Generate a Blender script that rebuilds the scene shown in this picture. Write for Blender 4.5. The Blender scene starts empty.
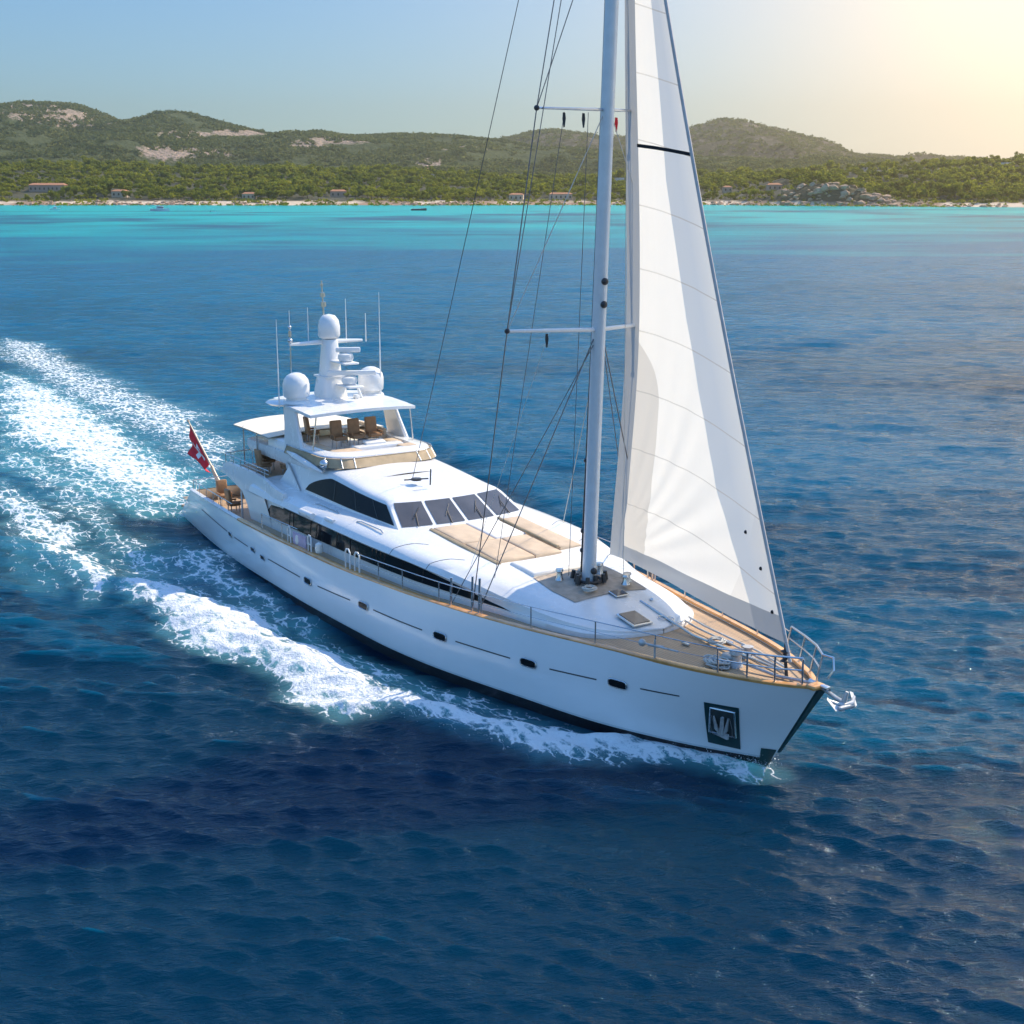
import bpy, math, random
import numpy as np
from mathutils import Vector, Matrix
random.seed(7); RNG = np.random.default_rng(11)
S = bpy.context.scene; COL = S.collection
R = math.radians
# ------------------------------------------------------------------ camera
CAM_H = 17.0; FPX = 1400.0; HOR = 184.0
PITCH = math.atan((512 - HOR) / FPX)
cd = bpy.data.cameras.new('camera'); cam = bpy.data.objects.new('camera', cd); COL.objects.link(cam)
cd.sensor_fit = 'HORIZONTAL'; cd.sensor_width = 36; cd.lens = 36 * FPX / 1024
cd.clip_start = 0.5; cd.clip_end = 20000
cam.location = (0, 0, CAM_H); cam.rotation_euler = (R(90) - PITCH, 0, 0)
S.camera = cam
def sea(u, v):                                     # a point on the sea surface, metres
    c, n = math.cos(PITCH), math.sin(PITCH)
    x = (u - 512) / FPX; y = (512 - v) / FPX
    d = (x, c + y * n, -n + y * c); k = -CAM_H / d[2]
    return (d[0] * k, d[1] * k)
# ------------------------------------------------------------------ sky, sun, exposure
SUN_AZ = 58.0; SUN_EL = 45.0                       # azimuth clockwise from +Y
w = bpy.data.worlds.new('World'); S.world = w; w.use_nodes = True
nt = w.node_tree; bg = nt.nodes['Background']
sky = nt.nodes.new('ShaderNodeTexSky'); sky.sky_type = 'NISHITA'; sky.sun_disc = False
sky.sun_elevation = R(SUN_EL); sky.sun_rotation = R(SUN_AZ)
sky.altitude = 600; sky.air_density = 1.0; sky.dust_density = 0.25; sky.ozone_density = 3.5
bg.inputs['Strength'].default_value = 0.205
# bright warm sea air low in the sky on the sunny side
def sky_glow():
    az, el = R(27), R(6); g = Vector((math.sin(az)*math.cos(el), math.cos(az)*math.cos(el), math.sin(el)))
    tc = nt.nodes.new('ShaderNodeTexCoord'); d = nt.nodes.new('ShaderNodeVectorMath'); d.operation = 'DOT_PRODUCT'
    nr = nt.nodes.new('ShaderNodeVectorMath'); nr.operation = 'NORMALIZE'; nt.links.new(tc.outputs['Generated'], nr.inputs[0])
    nt.links.new(nr.outputs[0], d.inputs[0]); d.inputs[1].default_value = g
    def mt(op, a, b=None):
        o = nt.nodes.new('ShaderNodeMath'); o.operation = op
        for i, x in enumerate((a, b)):
            if x is None: continue
            if isinstance(x, (int, float)): o.inputs[i].default_value = x
            else: nt.links.new(x, o.inputs[i])
        return o.outputs[0]
    # sky tint by height: horizon dimmed, overhead raised and blued as added fill light
    sz = nt.nodes.new('ShaderNodeSeparateXYZ'); nt.links.new(nr.outputs[0], sz.inputs[0])
    rp = nt.nodes.new('ShaderNodeValToRGB'); nt.links.new(sz.outputs['Z'], rp.inputs[0]); e_ = rp.color_ramp.elements
    e_[0].position = 0.0; e_[0].color = (.31, .37, .42, 1); e_[1].position = .75; e_[1].color = (.85, 1.12, 1.28, 1)
    k_ = e_.new(.16); k_.color = (.30, .41, .49, 1); k_ = e_.new(.40); k_.color = (.60, .86, 1.0, 1)
    tn = nt.nodes.new('ShaderNodeMix'); tn.data_type = 'RGBA'; tn.blend_type = 'MULTIPLY'; tn.inputs[0].default_value = 1.0
    nt.links.new(sky.outputs[0], tn.inputs[6]); nt.links.new(rp.outputs[0], tn.inputs[7]); out = tn.outputs[2]
    for k, c, amp in ((16.0, (4.1, 3.65, 3.1), 1.0), (46.0, (6.2, 5.1, 3.9), .95)):
        e = mt('EXPONENT', mt('MULTIPLY', mt('SUBTRACT', d.outputs['Value'], 1.0), k))
        m = nt.nodes.new('ShaderNodeMix'); m.data_type = 'RGBA'
        nt.links.new(mt('MULTIPLY', e, amp), m.inputs[0]); nt.links.new(out, m.inputs[6]); m.inputs[7].default_value = (*c, 1); out = m.outputs[2]
    nt.links.new(out, bg.inputs['Color'])
sky_glow()
sd = bpy.data.lights.new('sun', 'SUN'); sd.energy = 4.4; sd.angle = R(0.55); sd.color = (1.0, 0.85, 0.63)
sun = bpy.data.objects.new('sun', sd); COL.objects.link(sun)
sun.rotation_euler = (R(90 - SUN_EL), 0, R(-SUN_AZ)); sun.location = (60, 40, 80)
sdir = Vector((math.sin(R(SUN_AZ)) * math.cos(R(SUN_EL)), math.cos(R(SUN_AZ)) * math.cos(R(SUN_EL)), math.sin(R(SUN_EL))))
sun.rotation_euler = (-sdir).to_track_quat('-Z', 'Y').to_euler()
S.view_settings.view_transform = 'Standard'; S.view_settings.look = 'None'
S.view_settings.exposure = 0.48; S.view_settings.gamma = 1.0
S.cycles.max_bounces = 8; S.cycles.transparent_max_bounces = 12; S.cycles.volume_bounces = 0
S.cycles.caustics_reflective = False; S.cycles.caustics_refractive = False
S.cycles.use_denoising = True
# ------------------------------------------------------------------ helpers
def tag(o, label=None, cat=None, group=None, kind=None):
    if label: o['label'] = label
    if cat: o['category'] = cat
    if group: o['group'] = group
    if kind: o['kind'] = kind
    return o
def empty(name, loc=(0, 0, 0), rz=0.0, parent=None):
    o = bpy.data.objects.new(name, None); COL.objects.link(o); o.location = loc; o.rotation_euler = (0, 0, rz)
    o.empty_display_size = 0.2
    if parent: o.parent = parent
    return o
class N:                                            # small node-tree builder
    def __init__(s, name):
        s.m = bpy.data.materials.new(name); s.m.use_nodes = True; s.t = s.m.node_tree
        s.b = s.t.nodes['Principled BSDF']; s.out = s.t.nodes['Material Output']
    def n(s, typ, **k):
        o = s.t.nodes.new(typ)
        for a, v in k.items():
            if hasattr(o, a): setattr(o, a, v)
            else: o.inputs[a.replace('_', ' ')].default_value = v
        return o
    def l(s, a, b): s.t.links.new(a, b)
    def ramp(s, fac, *stops):
        r = s.t.nodes.new('ShaderNodeValToRGB'); e = r.color_ramp.elements
        while len(e) < len(stops): e.new(0.5)
        for i, (p, c) in enumerate(stops):
            e[i].position = p; e[i].color = (c[0], c[1], c[2], 1) if hasattr(c, '__len__') else (c, c, c, 1)
        s.l(fac, r.inputs[0]); return r.outputs[0]
    def math(s, op, a, b=None, c=None):
        o = s.t.nodes.new('ShaderNodeMath'); o.operation = op
        for i, x in enumerate((a, b, c)):
            if x is None: continue
            if isinstance(x, (int, float)): o.inputs[i].default_value = x
            else: s.l(x, o.inputs[i])
        return o.outputs[0]
    def mix(s, f, a, b):
        o = s.t.nodes.new('ShaderNodeMix'); o.data_type = 'RGBA'
        for i, x in ((0, f), (6, a), (7, b)):
            if isinstance(x, (int, float)): o.inputs[i].default_value = x
            elif isinstance(x, tuple): o.inputs[i].default_value = (x[0], x[1], x[2], 1)
            else: s.l(x, o.inputs[i])
        return o.outputs[2]
    def noise(s, scale, detail=4, rough=0.5, vec=None, dim='3D'):
        o = s.t.nodes.new('ShaderNodeTexNoise'); o.inputs['Scale'].default_value = scale
        o.inputs['Detail'].default_value = detail; o.inputs['Roughness'].default_value = rough
        if vec is not None: s.l(vec, o.inputs['Vector'])
        return o.outputs['Fac']
    def coord(s, which='Object'): return s.t.nodes.new('ShaderNodeTexCoord').outputs[which]
    def mapv(s, vec, scale=(1, 1, 1), rot=(0, 0, 0)):
        o = s.t.nodes.new('ShaderNodeMapping'); s.l(vec, o.inputs['Vector'])
        o.inputs['Scale'].default_value = scale; o.inputs['Rotation'].default_value = rot; return o.outputs[0]
    def bump(s, h, strength=0.3, dist=0.02, normal=None):
        o = s.t.nodes.new('ShaderNodeBump'); o.inputs['Strength'].default_value = strength
        o.inputs['Distance'].default_value = dist; s.l(h, o.inputs['Height'])
        if normal is not None: s.l(normal, o.inputs['Normal'])
        return o.outputs[0]
def simple(name, col, rough=0.5, metal=0.0, var=0.12, scale=3.0, bump=0.0, coat=0.0, spec=0.5):
    m = N(name); tc = m.coord()
    f = m.noise(scale, 5, 0.55, tc)
    a = tuple(c * (1 - var) for c in col); b = tuple(min(1, c * (1 + var)) for c in col)
    m.l(m.ramp(f, (0.3, a), (0.7, b)), m.b.inputs['Base Color'])
    m.b.inputs['Roughness'].default_value = rough; m.b.inputs['Metallic'].default_value = metal
    m.b.inputs['Specular IOR Level'].default_value = spec
    if coat: m.b.inputs['Coat Weight'].default_value = coat; m.b.inputs['Coat Roughness'].default_value = 0.05
    if bump: m.l(m.bump(m.noise(scale * 6, 4, 0.6, tc), bump, 0.02), m.b.inputs['Normal'])
    return m.m
class MB:
    def __init__(s): s.v = []; s.f = []; s.uv = None
    def add(s, vs, fs):
        o = len(s.v); s.v += [tuple(map(float, q)) for q in vs]; s.f += [tuple(i + o for i in f) for f in fs]; return s
    def grid(s, P, close_u=False, close_v=False):    # P[i][j] -> xyz
        n, m = len(P), len(P[0]); vs = [q for row in P for q in row]; fs = []
        for i in range(n if close_u else n - 1):
            for j in range(m if close_v else m - 1):
                a, b = i * m + j, i * m + (j + 1) % m; c, d = ((i + 1) % n) * m + (j + 1) % m, ((i + 1) % n) * m + j
                fs.append((a, b, c, d))
        return s.add(vs, fs)
    def box(s, c, size, M=None, bev=0.0):
        x, y, z = (q / 2 for q in size)
        if bev <= 0:
            vs = [(i * x, j * y, k * z) for k in (-1, 1) for j in (-1, 1) for i in (-1, 1)]
            fs = [(0, 2, 3, 1), (4, 5, 7, 6), (0, 1, 5, 4), (2, 6, 7, 3), (0, 4, 6, 2), (1, 3, 7, 5)]
        else:                                        # rounded slab: stacked rounded rectangles
            rows = []; b = min(bev, x, y, z); K = 4
            prof = [(-z, b), (-z + 0.3 * b, 0.3 * b), (-z + b, 0), (z - b, 0), (z - 0.3 * b, 0.3 * b), (z, b)]
            for (zz, ins) in prof:
                row = []
                for (sx, sy, a0) in ((1, 1, 0), (-1, 1, 90), (-1, -1, 180), (1, -1, 270)):
                    for k in range(K + 1):
                        a = R(a0 + 90 * k / K); row.append((sx * (x - b) + (b - ins) * math.cos(a), sy * (y - b) + (b - ins) * math.sin(a), zz))
                rows.append(row)
            m = len(rows[0]); vs = [q for r in rows for q in r]; fs = []
            for i in range(len(rows) - 1):
                for j in range(m): fs.append((i * m + j, i * m + (j + 1) % m, (i + 1) * m + (j + 1) % m, (i + 1) * m + j))
            fs.append(tuple(reversed(range(m)))); fs.append(tuple((len(rows) - 1) * m + j for j in range(m)))
        c = Vector(c)
        vs = [((M @ Vector(q)) if M else Vector(q)) + c for q in vs]
        return s.add(vs, fs)
    def tube(s, pts, r, n=8, cap=True):
        pts = [Vector(p) for p in pts]; rs = r if hasattr(r, '__len__') else [r] * len(pts)
        rings = []; up = None
        for i, p in enumerate(pts):
            d = (pts[min(i + 1, len(pts) - 1)] - pts[max(i - 1, 0)]).normalized()
            if up is None: up = d.orthogonal().normalized()
            up = (up - d * up.dot(d)).normalized(); sd_ = d.cross(up)
            rings.append([p + (up * math.cos(2 * math.pi * k / n) + sd_ * math.sin(2 * math.pi * k / n)) * rs[i] for k in range(n)])
        o = len(s.v); s.grid(rings, close_v=True)
        if cap:
            s.f.append(tuple(o + k for k in reversed(range(n)))); s.f.append(tuple(o + (len(pts) - 1) * n + k for k in range(n)))
        return s
    def lathe(s, c, prof, n=20, sx=1.0, sy=1.0):      # prof: (r, z)
        rows = [[(c[0] + r * sx * math.cos(2 * math.pi * k / n), c[1] + r * sy * math.sin(2 * math.pi * k / n), c[2] + z) for k in range(n)] for r, z in prof]
        return s.grid(rows, close_v=True)
    def ball(s, c, r, n=12, sz=1.0): return s.lathe(c, [(r * math.cos(a), r * sz * math.sin(a)) for a in np.linspace(-math.pi / 2 + .01, math.pi / 2 - .01, n)], n + 4)
    def build(s, name, mat, parent=None, smooth=40, bevel=0.0):
        me = bpy.data.meshes.new(name); me.from_pydata(s.v, [], s.f); me.validate(); me.update()
        import bmesh
        bm = bmesh.new(); bm.from_mesh(me); bmesh.ops.remove_doubles(bm, verts=bm.verts, dist=1e-4)
        bmesh.ops.recalc_face_normals(bm, faces=bm.faces); bm.to_mesh(me); bm.free()
        if smooth:
            me.polygons.foreach_set('use_smooth', [True] * len(me.polygons)); me.set_sharp_from_angle(angle=R(smooth))
        me.materials.append(mat); o = bpy.data.objects.new(name, me); COL.objects.link(o)
        if parent: o.parent = parent
        if bevel:
            b = o.modifiers.new('bevel', 'BEVEL'); b.width = bevel; b.segments = 2; b.limit_method = 'ANGLE'
        return o
def np_mesh(name, V, F, mat, smooth=True):
    me = bpy.data.meshes.new(name); V = np.asarray(V, np.float32); F = np.asarray(F, np.int32)
    k = F.shape[1]; me.vertices.add(len(V)); me.vertices.foreach_set('co', V.ravel())
    me.loops.add(F.size); me.loops.foreach_set('vertex_index', F.ravel())
    me.polygons.add(len(F)); me.polygons.foreach_set('loop_start', np.arange(0, F.size, k, dtype=np.int32))
    me.polygons.foreach_set('loop_total', np.full(len(F), k, np.int32))
    me.update(calc_edges=True)
    me.polygons.foreach_set('use_smooth', np.full(len(F), smooth)); me.materials.append(mat)
    o = bpy.data.objects.new(name, me); COL.objects.link(o); return o
def pch(x, xs, ys):                                   # monotone cubic interpolation
    x = np.clip(np.asarray(x, float), xs[0], xs[-1]); xs = np.asarray(xs, float); ys = np.asarray(ys, float)
    h = np.diff(xs); d = np.diff(ys) / h; m = np.zeros(len(xs)); m[0], m[-1] = d[0], d[-1]
    for i in range(1, len(xs) - 1):
        if d[i - 1] * d[i] > 0:
            w1, w2 = 2 * h[i] + h[i - 1], h[i] + 2 * h[i - 1]; m[i] = (w1 + w2) / (w1 / d[i - 1] + w2 / d[i])
    i = np.clip(np.searchsorted(xs, x) - 1, 0, len(xs) - 2); t = (x - xs[i]) / h[i]
    return (2*t**3-3*t**2+1)*ys[i] + (t**3-2*t**2+t)*h[i]*m[i] + (-2*t**3+3*t**2)*ys[i+1] + (t**3-t**2)*h[i]*m[i+1]
def sstep(x, a, b):
    t = np.clip((x - a) / (b - a), 0, 1); return t * t * (3 - 2 * t)
def vnoise(x, y, seed=0):                             # cheap smooth value noise
    xi, yi = np.floor(x).astype(int), np.floor(y).astype(int); fx, fy = x - xi, y - yi
    fx, fy = fx * fx * (3 - 2 * fx), fy * fy * (3 - 2 * fy)
    def h(a, b):
        n = (a * 374761393 + b * 668265263 + seed * 974711) & 0x7fffffff
        n = ((n ^ (n >> 13)) * 1274126177) & 0x7fffffff; return ((n ^ (n >> 16)) & 0xffff) / 65535.0
    return (h(xi, yi)*(1-fx)+h(xi+1, yi)*fx)*(1-fy)+(h(xi, yi+1)*(1-fx)+h(xi+1, yi+1)*fx)*fy
def fbm(x, y, oct=4, seed=0):
    a, t = 0.0, 0.0
    for o in range(oct): a = a + vnoise(x*2**o, y*2**o, seed+o)*0.5**o; t += 0.5**o
    return a / t
# ------------------------------------------------------------------ yacht frame (x forward, y port, z up)
YA = (-14.72486, 73.61164, 0.0); HD = (0.545131, -0.838351)
YROT = math.atan2(HD[1], HD[0])
def YW(s, t, z=0.0): return (YA[0] + s*HD[0] - t*HD[1], YA[1] + s*HD[1] + t*HD[0], z)
# ------------------------------------------------------------------ SEA
def poly_sd(X, Y, P):                                 # signed distance to polygon, + inside
    P = np.asarray(P); n = len(P); d = np.full(X.shape, 1e9); ins = np.zeros(X.shape, bool)
    for i in range(n):
        ax, ay = P[i]; bx, by = P[(i + 1) % n]
        ex, ey = bx - ax, by - ay; wx, wy = X - ax, Y - ay
        t = np.clip((wx*ex + wy*ey) / (ex*ex + ey*ey + 1e-9), 0, 1)
        d = np.minimum(d, (wx - ex*t)**2 + (wy - ey*t)**2)
        c = ((ay > Y) != (by > Y))
        with np.errstate(divide='ignore', invalid='ignore'): ins ^= c & (X < ex * (Y - ay) / (ey if ey else 1e-9) + ax)
    d = np.sqrt(d); return np.where(ins, d, -d)
FOAM = [  # pixel outline on the water, soft edge in metres, strength, aeration
 ('bow', [(774,772),(735,774),(700,765),(650,762),(600,758),(545,755),(500,743),(440,724),(395,712),(340,714),(296,698),(272,676),(250,664),(232,658),(190,648),(150,612),(128,588),(150,580),(185,586),(230,598),(258,612),(290,640),(330,650),(352,664),(390,690),(430,704),(480,716),(540,730),(600,734),(660,740),(700,743),(735,752)], 0.7, 1.0, .3),
 ('bowtail', [(185,600),(140,592),(112,560),(75,520),(20,470),(0,455),(0,440),(40,462),(90,500),(130,536),(165,556),(200,588)], 1.0, .62, .3),
 ('hullwash', [(700,748),(620,742),(540,732),(470,712),(420,698),(370,672),(330,650),(300,632),(250,606),(170,560),(205,545),(300,618),(364,655),(420,678),(520,712),(600,736),(660,748)], 1.0, .82, .75),
 ('midfill', [(112,560),(150,580),(210,590),(260,600),(200,540),(150,535)], 1.5, .3, .3),
 ('outer', [(0,480),(30,496),(62,520),(88,548),(112,572),(122,590),(100,598),(76,584),(60,560),(30,540),(0,520)], .9, .8, .3),
 ('outer2', [(0,515),(40,545),(70,575),(55,590),(20,572),(0,560)], 1.5, .4, .2),
 ('core', [(0,372),(40,384),(85,404),(125,430),(165,462),(200,476),(196,497),(184,512),(150,504),(100,486),(60,464),(30,448),(0,436)], 2.4, .93, 1.0),
 ('core2', [(0,440),(40,458),(80,474),(130,492),(186,516),(180,524),(130,512),(85,498),(40,478),(0,462)], 1.2, .62, .8),
 ('port', [(0,338),(40,342),(75,362),(110,378),(150,398),(212,414),(200,424),(235,440),(225,470),(200,470),(180,452),(130,426),(80,402),(40,378),(0,356)], 2.2, .72, .15),
]
def build_sea():
    ys = [14.0]
    while ys[-1] < 1330: ys.append(ys[-1] * 1.0034 + 0.0)
    ys = np.array(ys); nx = 860
    u = np.linspace(-1, 1, nx); u = np.sign(u) * np.abs(u)**1.12
    Y, U = np.meshgrid(ys, u, indexing='ij'); X = U * (0.62 * Y + 14)
    dx = np.abs(np.gradient(X, axis=1)); dy = np.gradient(Y, axis=0); cell = np.maximum(dx, dy)
    Z = np.zeros_like(X); DX = np.zeros_like(X); DY = np.zeros_like(X)
    rg = np.random.default_rng(5)
    wind = R(252)                                     # waves run towards the camera, slightly left
    gust = 0.6 + .8 * fbm(X / 28, Y / 40, 3, 21)
    for i in range(120):
        lam = 0.34 * (6 / 0.34) ** rg.random() ; k = 2*math.pi/lam
        th = wind + rg.normal(0, 0.36); ph = rg.random()*6.283
        amp = 0.0075 * lam ** 0.72 * (0.5 + rg.random())
        if lam > 1.3: amp *= 0.5
        if lam > 3: amp *= 0.9
        att = np.clip((lam / cell - 2.2) / 2.5, 0, 1)
        if att.max() <= 0: continue
        c, s_ = math.cos(th), math.sin(th); q = k*(X*c + Y*s_) + ph
        a = amp*att*gust; Z += a*np.cos(q); DX -= .8*a*c*np.sin(q); DY -= .8*a*s_*np.sin(q)
    fo = np.zeros_like(X); ae = np.zeros_like(X); hh = np.zeros_like(X)
    msk = (Y < 260)
    xm, ym = X[msk], Y[msk]
    wa = 1.0 + 1.8*sstep(ym, 44, 66); warp = (fbm(xm/1.5, ym/1.5, 4, 3) - .5) * wa; warp2 = (fbm(xm/1.5, ym/1.5, 4, 9) - .5) * wa
    f_, a_, h_ = np.zeros_like(xm), np.zeros_like(xm), np.zeros_like(xm)
    for name, pts, soft, st, aer in FOAM:
        P = [sea(*p) for p in pts]
        sdv = poly_sd(xm + warp, ym + warp2, P)
        f_ = np.maximum(f_, st * sstep(sdv, -soft, soft))
        a_ = np.maximum(a_, aer * sstep(sdv, -1.1*soft, soft*1.3))
        lump = fbm(xm/.9, ym/.9, 3, 17)
        if name in ('bow', 'core', 'outer'): h_ += (0.22 if name == 'bow' else .13) * sstep(sdv, -.4, 1.3) * (0.35 + 1.1*lump)
        elif name in ('port', 'core2', 'bowtail'): h_ += .07 * sstep(sdv, -.4, 1.6) * (0.3 + 1.0*lump)
    fo[msk], ae[msk], hh[msk] = f_, a_, h_
    # long divergent wake swell either side of the track
    S_ = (X - YA[0])*HD[0] + (Y - YA[1])*HD[1]; T_ = -(X - YA[0])*HD[1] + (Y - YA[1])*HD[0]
    lat = np.abs(T_) - (4.9 + np.clip(40 - S_, 0, 200)*0.20)
    wk = np.exp(-(lat/5.5)**2) * np.cos(lat*1.15 + 0.5) * 0.22 * sstep(41 - S_, 1, 14) * np.exp(-np.clip(-S_, 0, None)/45)
    Z += hh + wk
    # keep the sea out of the boat's insides
    inside = (S_ > 0.5) & (S_ < 41) & (np.abs(T_) < 3.0*np.clip((41 - S_)/9, 0, 1))
    Z = np.where(inside, np.minimum(Z, 0.0) - 0.25, Z)
    V = np.stack([X + DX, Y + DY, Z], -1).reshape(-1, 3)
    n, m = X.shape; idx = np.arange(n*m).reshape(n, m)
    F = np.stack([idx[:-1, :-1], idx[:-1, 1:], idx[1:, 1:], idx[1:, :-1]], -1).reshape(-1, 4)
    o = np_mesh('sea', V, F, sea_mat())
    for nm, arr in (('foam', fo), ('aer', ae)):
        at = o.data.attributes.new(nm, 'FLOAT', 'POINT'); at.data.foreach_set('value', arr.astype(np.float32).ravel())
    tag(o, kind='structure')
def sea_mat():
    m = N('sea_water'); geo = m.t.nodes.new('ShaderNodeNewGeometry'); pos = geo.outputs['Position']
    sp = m.t.nodes.new('ShaderNodeSeparateXYZ'); m.l(pos, sp.inputs[0])
    # depth of water: deep offshore, pale sand shallows towards the beach, weed patches between
    streak = m.noise(1.0, 4, .6, m.mapv(pos, (.008, .016, 1)))
    yy = m.math('ADD', sp.outputs['Y'], m.math('MULTIPLY', m.math('SUBTRACT', streak, .5), 640.0))
    dpt = m.math('DIVIDE', yy, 1200.0)
    xr = m.math('MULTIPLY', sp.outputs['X'], 0.00028)
    dpt = m.math('SUBTRACT', dpt, m.math('MAXIMUM', xr, -0.01))
    big = m.noise(.03, 4, .55, pos)
    deep = m.mix(big, (.0000, .0165, .038), (.0000, .0205, .047))
    mid = m.ramp(dpt, (0.028, 0.0), (0.05, .32), (0.09, .65), (0.2, 1.0))
    near = m.mix(mid, deep, (.0002, .108, .205))
    sh = m.ramp(dpt, (.29, 0.0), (.42, .5), (.56, .9), (.7, 1.0))
    col = m.mix(sh, near, (.000, .41, .40))
    weed = m.noise(1.0, 3, .55, m.mapv(pos, (.010, .0095, 1)))
    wd = m.math('MULTIPLY', m.ramp(weed, (.42, 0.0), (.62, .95)), m.ramp(dpt, (.38, 0.0), (.46, 1.0), (.70, 1.0), (.80, 0.0)))
    col = m.mix(wd, col, (.003, .085, .16))
    at = m.t.nodes.new('ShaderNodeAttribute'); at.attribute_name = 'foam'
    aa = m.t.nodes.new('ShaderNodeAttribute'); aa.attribute_name = 'aer'
    col = m.mix(m.math('MULTIPLY', aa.outputs['Fac'], .8), col, (.03, .26, .30))
    col = m.mix(m.math('MULTIPLY', at.outputs['Fac'], .46), col, (.20, .43, .46))      # milky aerated water under the foam
    rot = m.mapv(pos, (1, 1, 1), (0, 0, -YROT))
    n1 = m.noise(1.0, 8, .68, m.mapv(rot, (.75, 2.3, 1)))
    n2 = m.noise(6.5, 5, .66, pos)
    wv = m.t.nodes.new('ShaderNodeVectorMath'); wv.operation = 'ADD'; m.l(rot, wv.inputs[0])
    nv_ = m.t.nodes.new('ShaderNodeTexNoise'); nv_.inputs['Scale'].default_value = 1.6; nv_.inputs['Detail'].default_value = 4; m.l(pos, nv_.inputs['Vector'])
    sv = m.t.nodes.new('ShaderNodeVectorMath'); sv.operation = 'SCALE'; m.l(nv_.outputs['Color'], sv.inputs[0]); sv.inputs['Scale'].default_value = .9; m.l(sv.outputs[0], wv.inputs[1])
    vo = m.t.nodes.new('ShaderNodeTexVoronoi'); vo.feature = 'DISTANCE_TO_EDGE'; m.l(m.mapv(wv.outputs[0], (1.0, 2.4, 1)), vo.inputs['Vector']); vo.inputs['Scale'].default_value = 1.0
    lace = m.ramp(vo.outputs['Distance'], (0.0, 1.0), (.09, .45), (.3, .12))
    nn = m.math('ADD', m.math('ADD', m.math('MULTIPLY', n1, .62), m.math('MULTIPLY', n2, .24)), m.math('MULTIPLY', lace, .20))
    thr = m.math('SUBTRACT', .72, m.math('MULTIPLY', at.outputs['Fac'], .325))
    fm = m.math('DIVIDE', m.math('SUBTRACT', nn, thr), .10)
    fm = m.math('MULTIPLY', m.math('MINIMUM', m.math('MAXIMUM', fm, 0.0), 1.0), m.math('MINIMUM', m.math('MULTIPLY', at.outputs['Fac'], 6.0), 1.0))
    m.l(col, m.b.inputs['Base Color'])
    m.b.inputs['Roughness'].default_value = .07; m.b.inputs['IOR'].default_value = 1.33
    far = m.math('DIVIDE', m.math('SUBTRACT', sp.outputs['Y'], 30.0), 420.0)      # unresolved wavelets far off tilt towards the viewer
    m.l(m.ramp(far, (0.0, .34), (.08, .13), (.4, .06), (1.0, .05)), m.b.inputs['Specular IOR Level'])
    m.l(m.ramp(far, (0.0, .05), (1.0, .20)), m.b.inputs['Roughness'])
    r0 = m.noise(.42, 5, .6, m.mapv(pos, (.8, 1.2, 1), (0, 0, R(-14))))
    far0 = m.t.nodes.new('ShaderNodeBump'); far0.inputs['Distance'].default_value = .7; m.l(r0, far0.inputs['Height']); m.l(m.ramp(far, (0.0, .15), (.25, .75), (1.0, 1.0)), far0.inputs['Strength'])
    r2 = m.noise(1.0, 5, .62, m.mapv(pos, (.62, 1.9, 1), (0, 0, R(-10))))
    r1 = m.noise(1.0, 5, .64, m.mapv(pos, (2.3, 5.6, 1), (0, 0, R(-16))))
    b1 = m.bump(r2, .5, .36, far0.outputs[0]); b2 = m.bump(r1, .55, .11, b1)
    m.l(b2, m.b.inputs['Normal'])
    # light spreads some metres through clear sea water before it comes back out
    m.b.subsurface_method = 'BURLEY'; m.b.inputs['Subsurface Weight'].default_value = 1.0; m.b.inputs['Subsurface Scale'].default_value = 1.0
    m.b.inputs['Subsurface Radius'].default_value = (3.0, 8.0, 12.0)
    m.b.inputs['Specular Tint'].default_value = (.48, .86, 1.0, 1)
    fb = m.t.nodes.new('ShaderNodeBsdfPrincipled')
    fb.inputs['Base Color'].default_value = (.86, .89, .90, 1); fb.inputs['Roughness'].default_value = .8
    m.l(m.bump(m.math('ADD', n2, m.math('MULTIPLY', m.noise(9, 4, .6, pos), .5)), .8, .14, b1), fb.inputs['Normal'])
    mx = m.t.nodes.new('ShaderNodeMixShader'); m.l(fm, mx.inputs[0]); m.l(m.b.outputs[0], mx.inputs[1]); m.l(fb.outputs[0], mx.inputs[2])
    m.l(mx.outputs[0], m.out.inputs['Surface']); return m.m
build_sea()
def spray():
    g = np.random.default_rng(23); V, F, o = [], [], 0
    tet = np.array([(1, 1, 1), (-1, -1, 1), (-1, 1, -1), (1, -1, -1)], float); tf = np.array([(0, 1, 2), (0, 3, 1), (0, 2, 3), (1, 3, 2)])
    line = [sea(*p) for p in ((774, 766), (745, 764), (700, 757), (650, 755), (600, 753), (545, 752), (500, 741), (440, 722), (395, 712), (340, 708), (300, 694))]
    for i in range(len(line) - 1):
        a, b = np.array(line[i]), np.array(line[i+1]); n = 300 if i == 0 else 120
        for _ in range(n):
            p = a + (b - a)*g.random() + g.normal(0, .10 if i == 0 else .22, 2); h = abs(g.normal(0, .22 if i == 0 else .13)) + .03; r = .004 + .011*g.random()**2
            q, _r = np.linalg.qr(g.normal(0, 1, (3, 3))); V.append(tet@q*r + np.array([p[0], p[1], h])); F.append(tf + o); o += 4
    tag(np_mesh('bow_spray', np.concatenate(V), np.concatenate(F), simple('spray_white', (.9, .92, .93), .6, var=.02), False), 'fine white spray thrown up along the bow wave', 'spray', kind='stuff')
spray()
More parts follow.
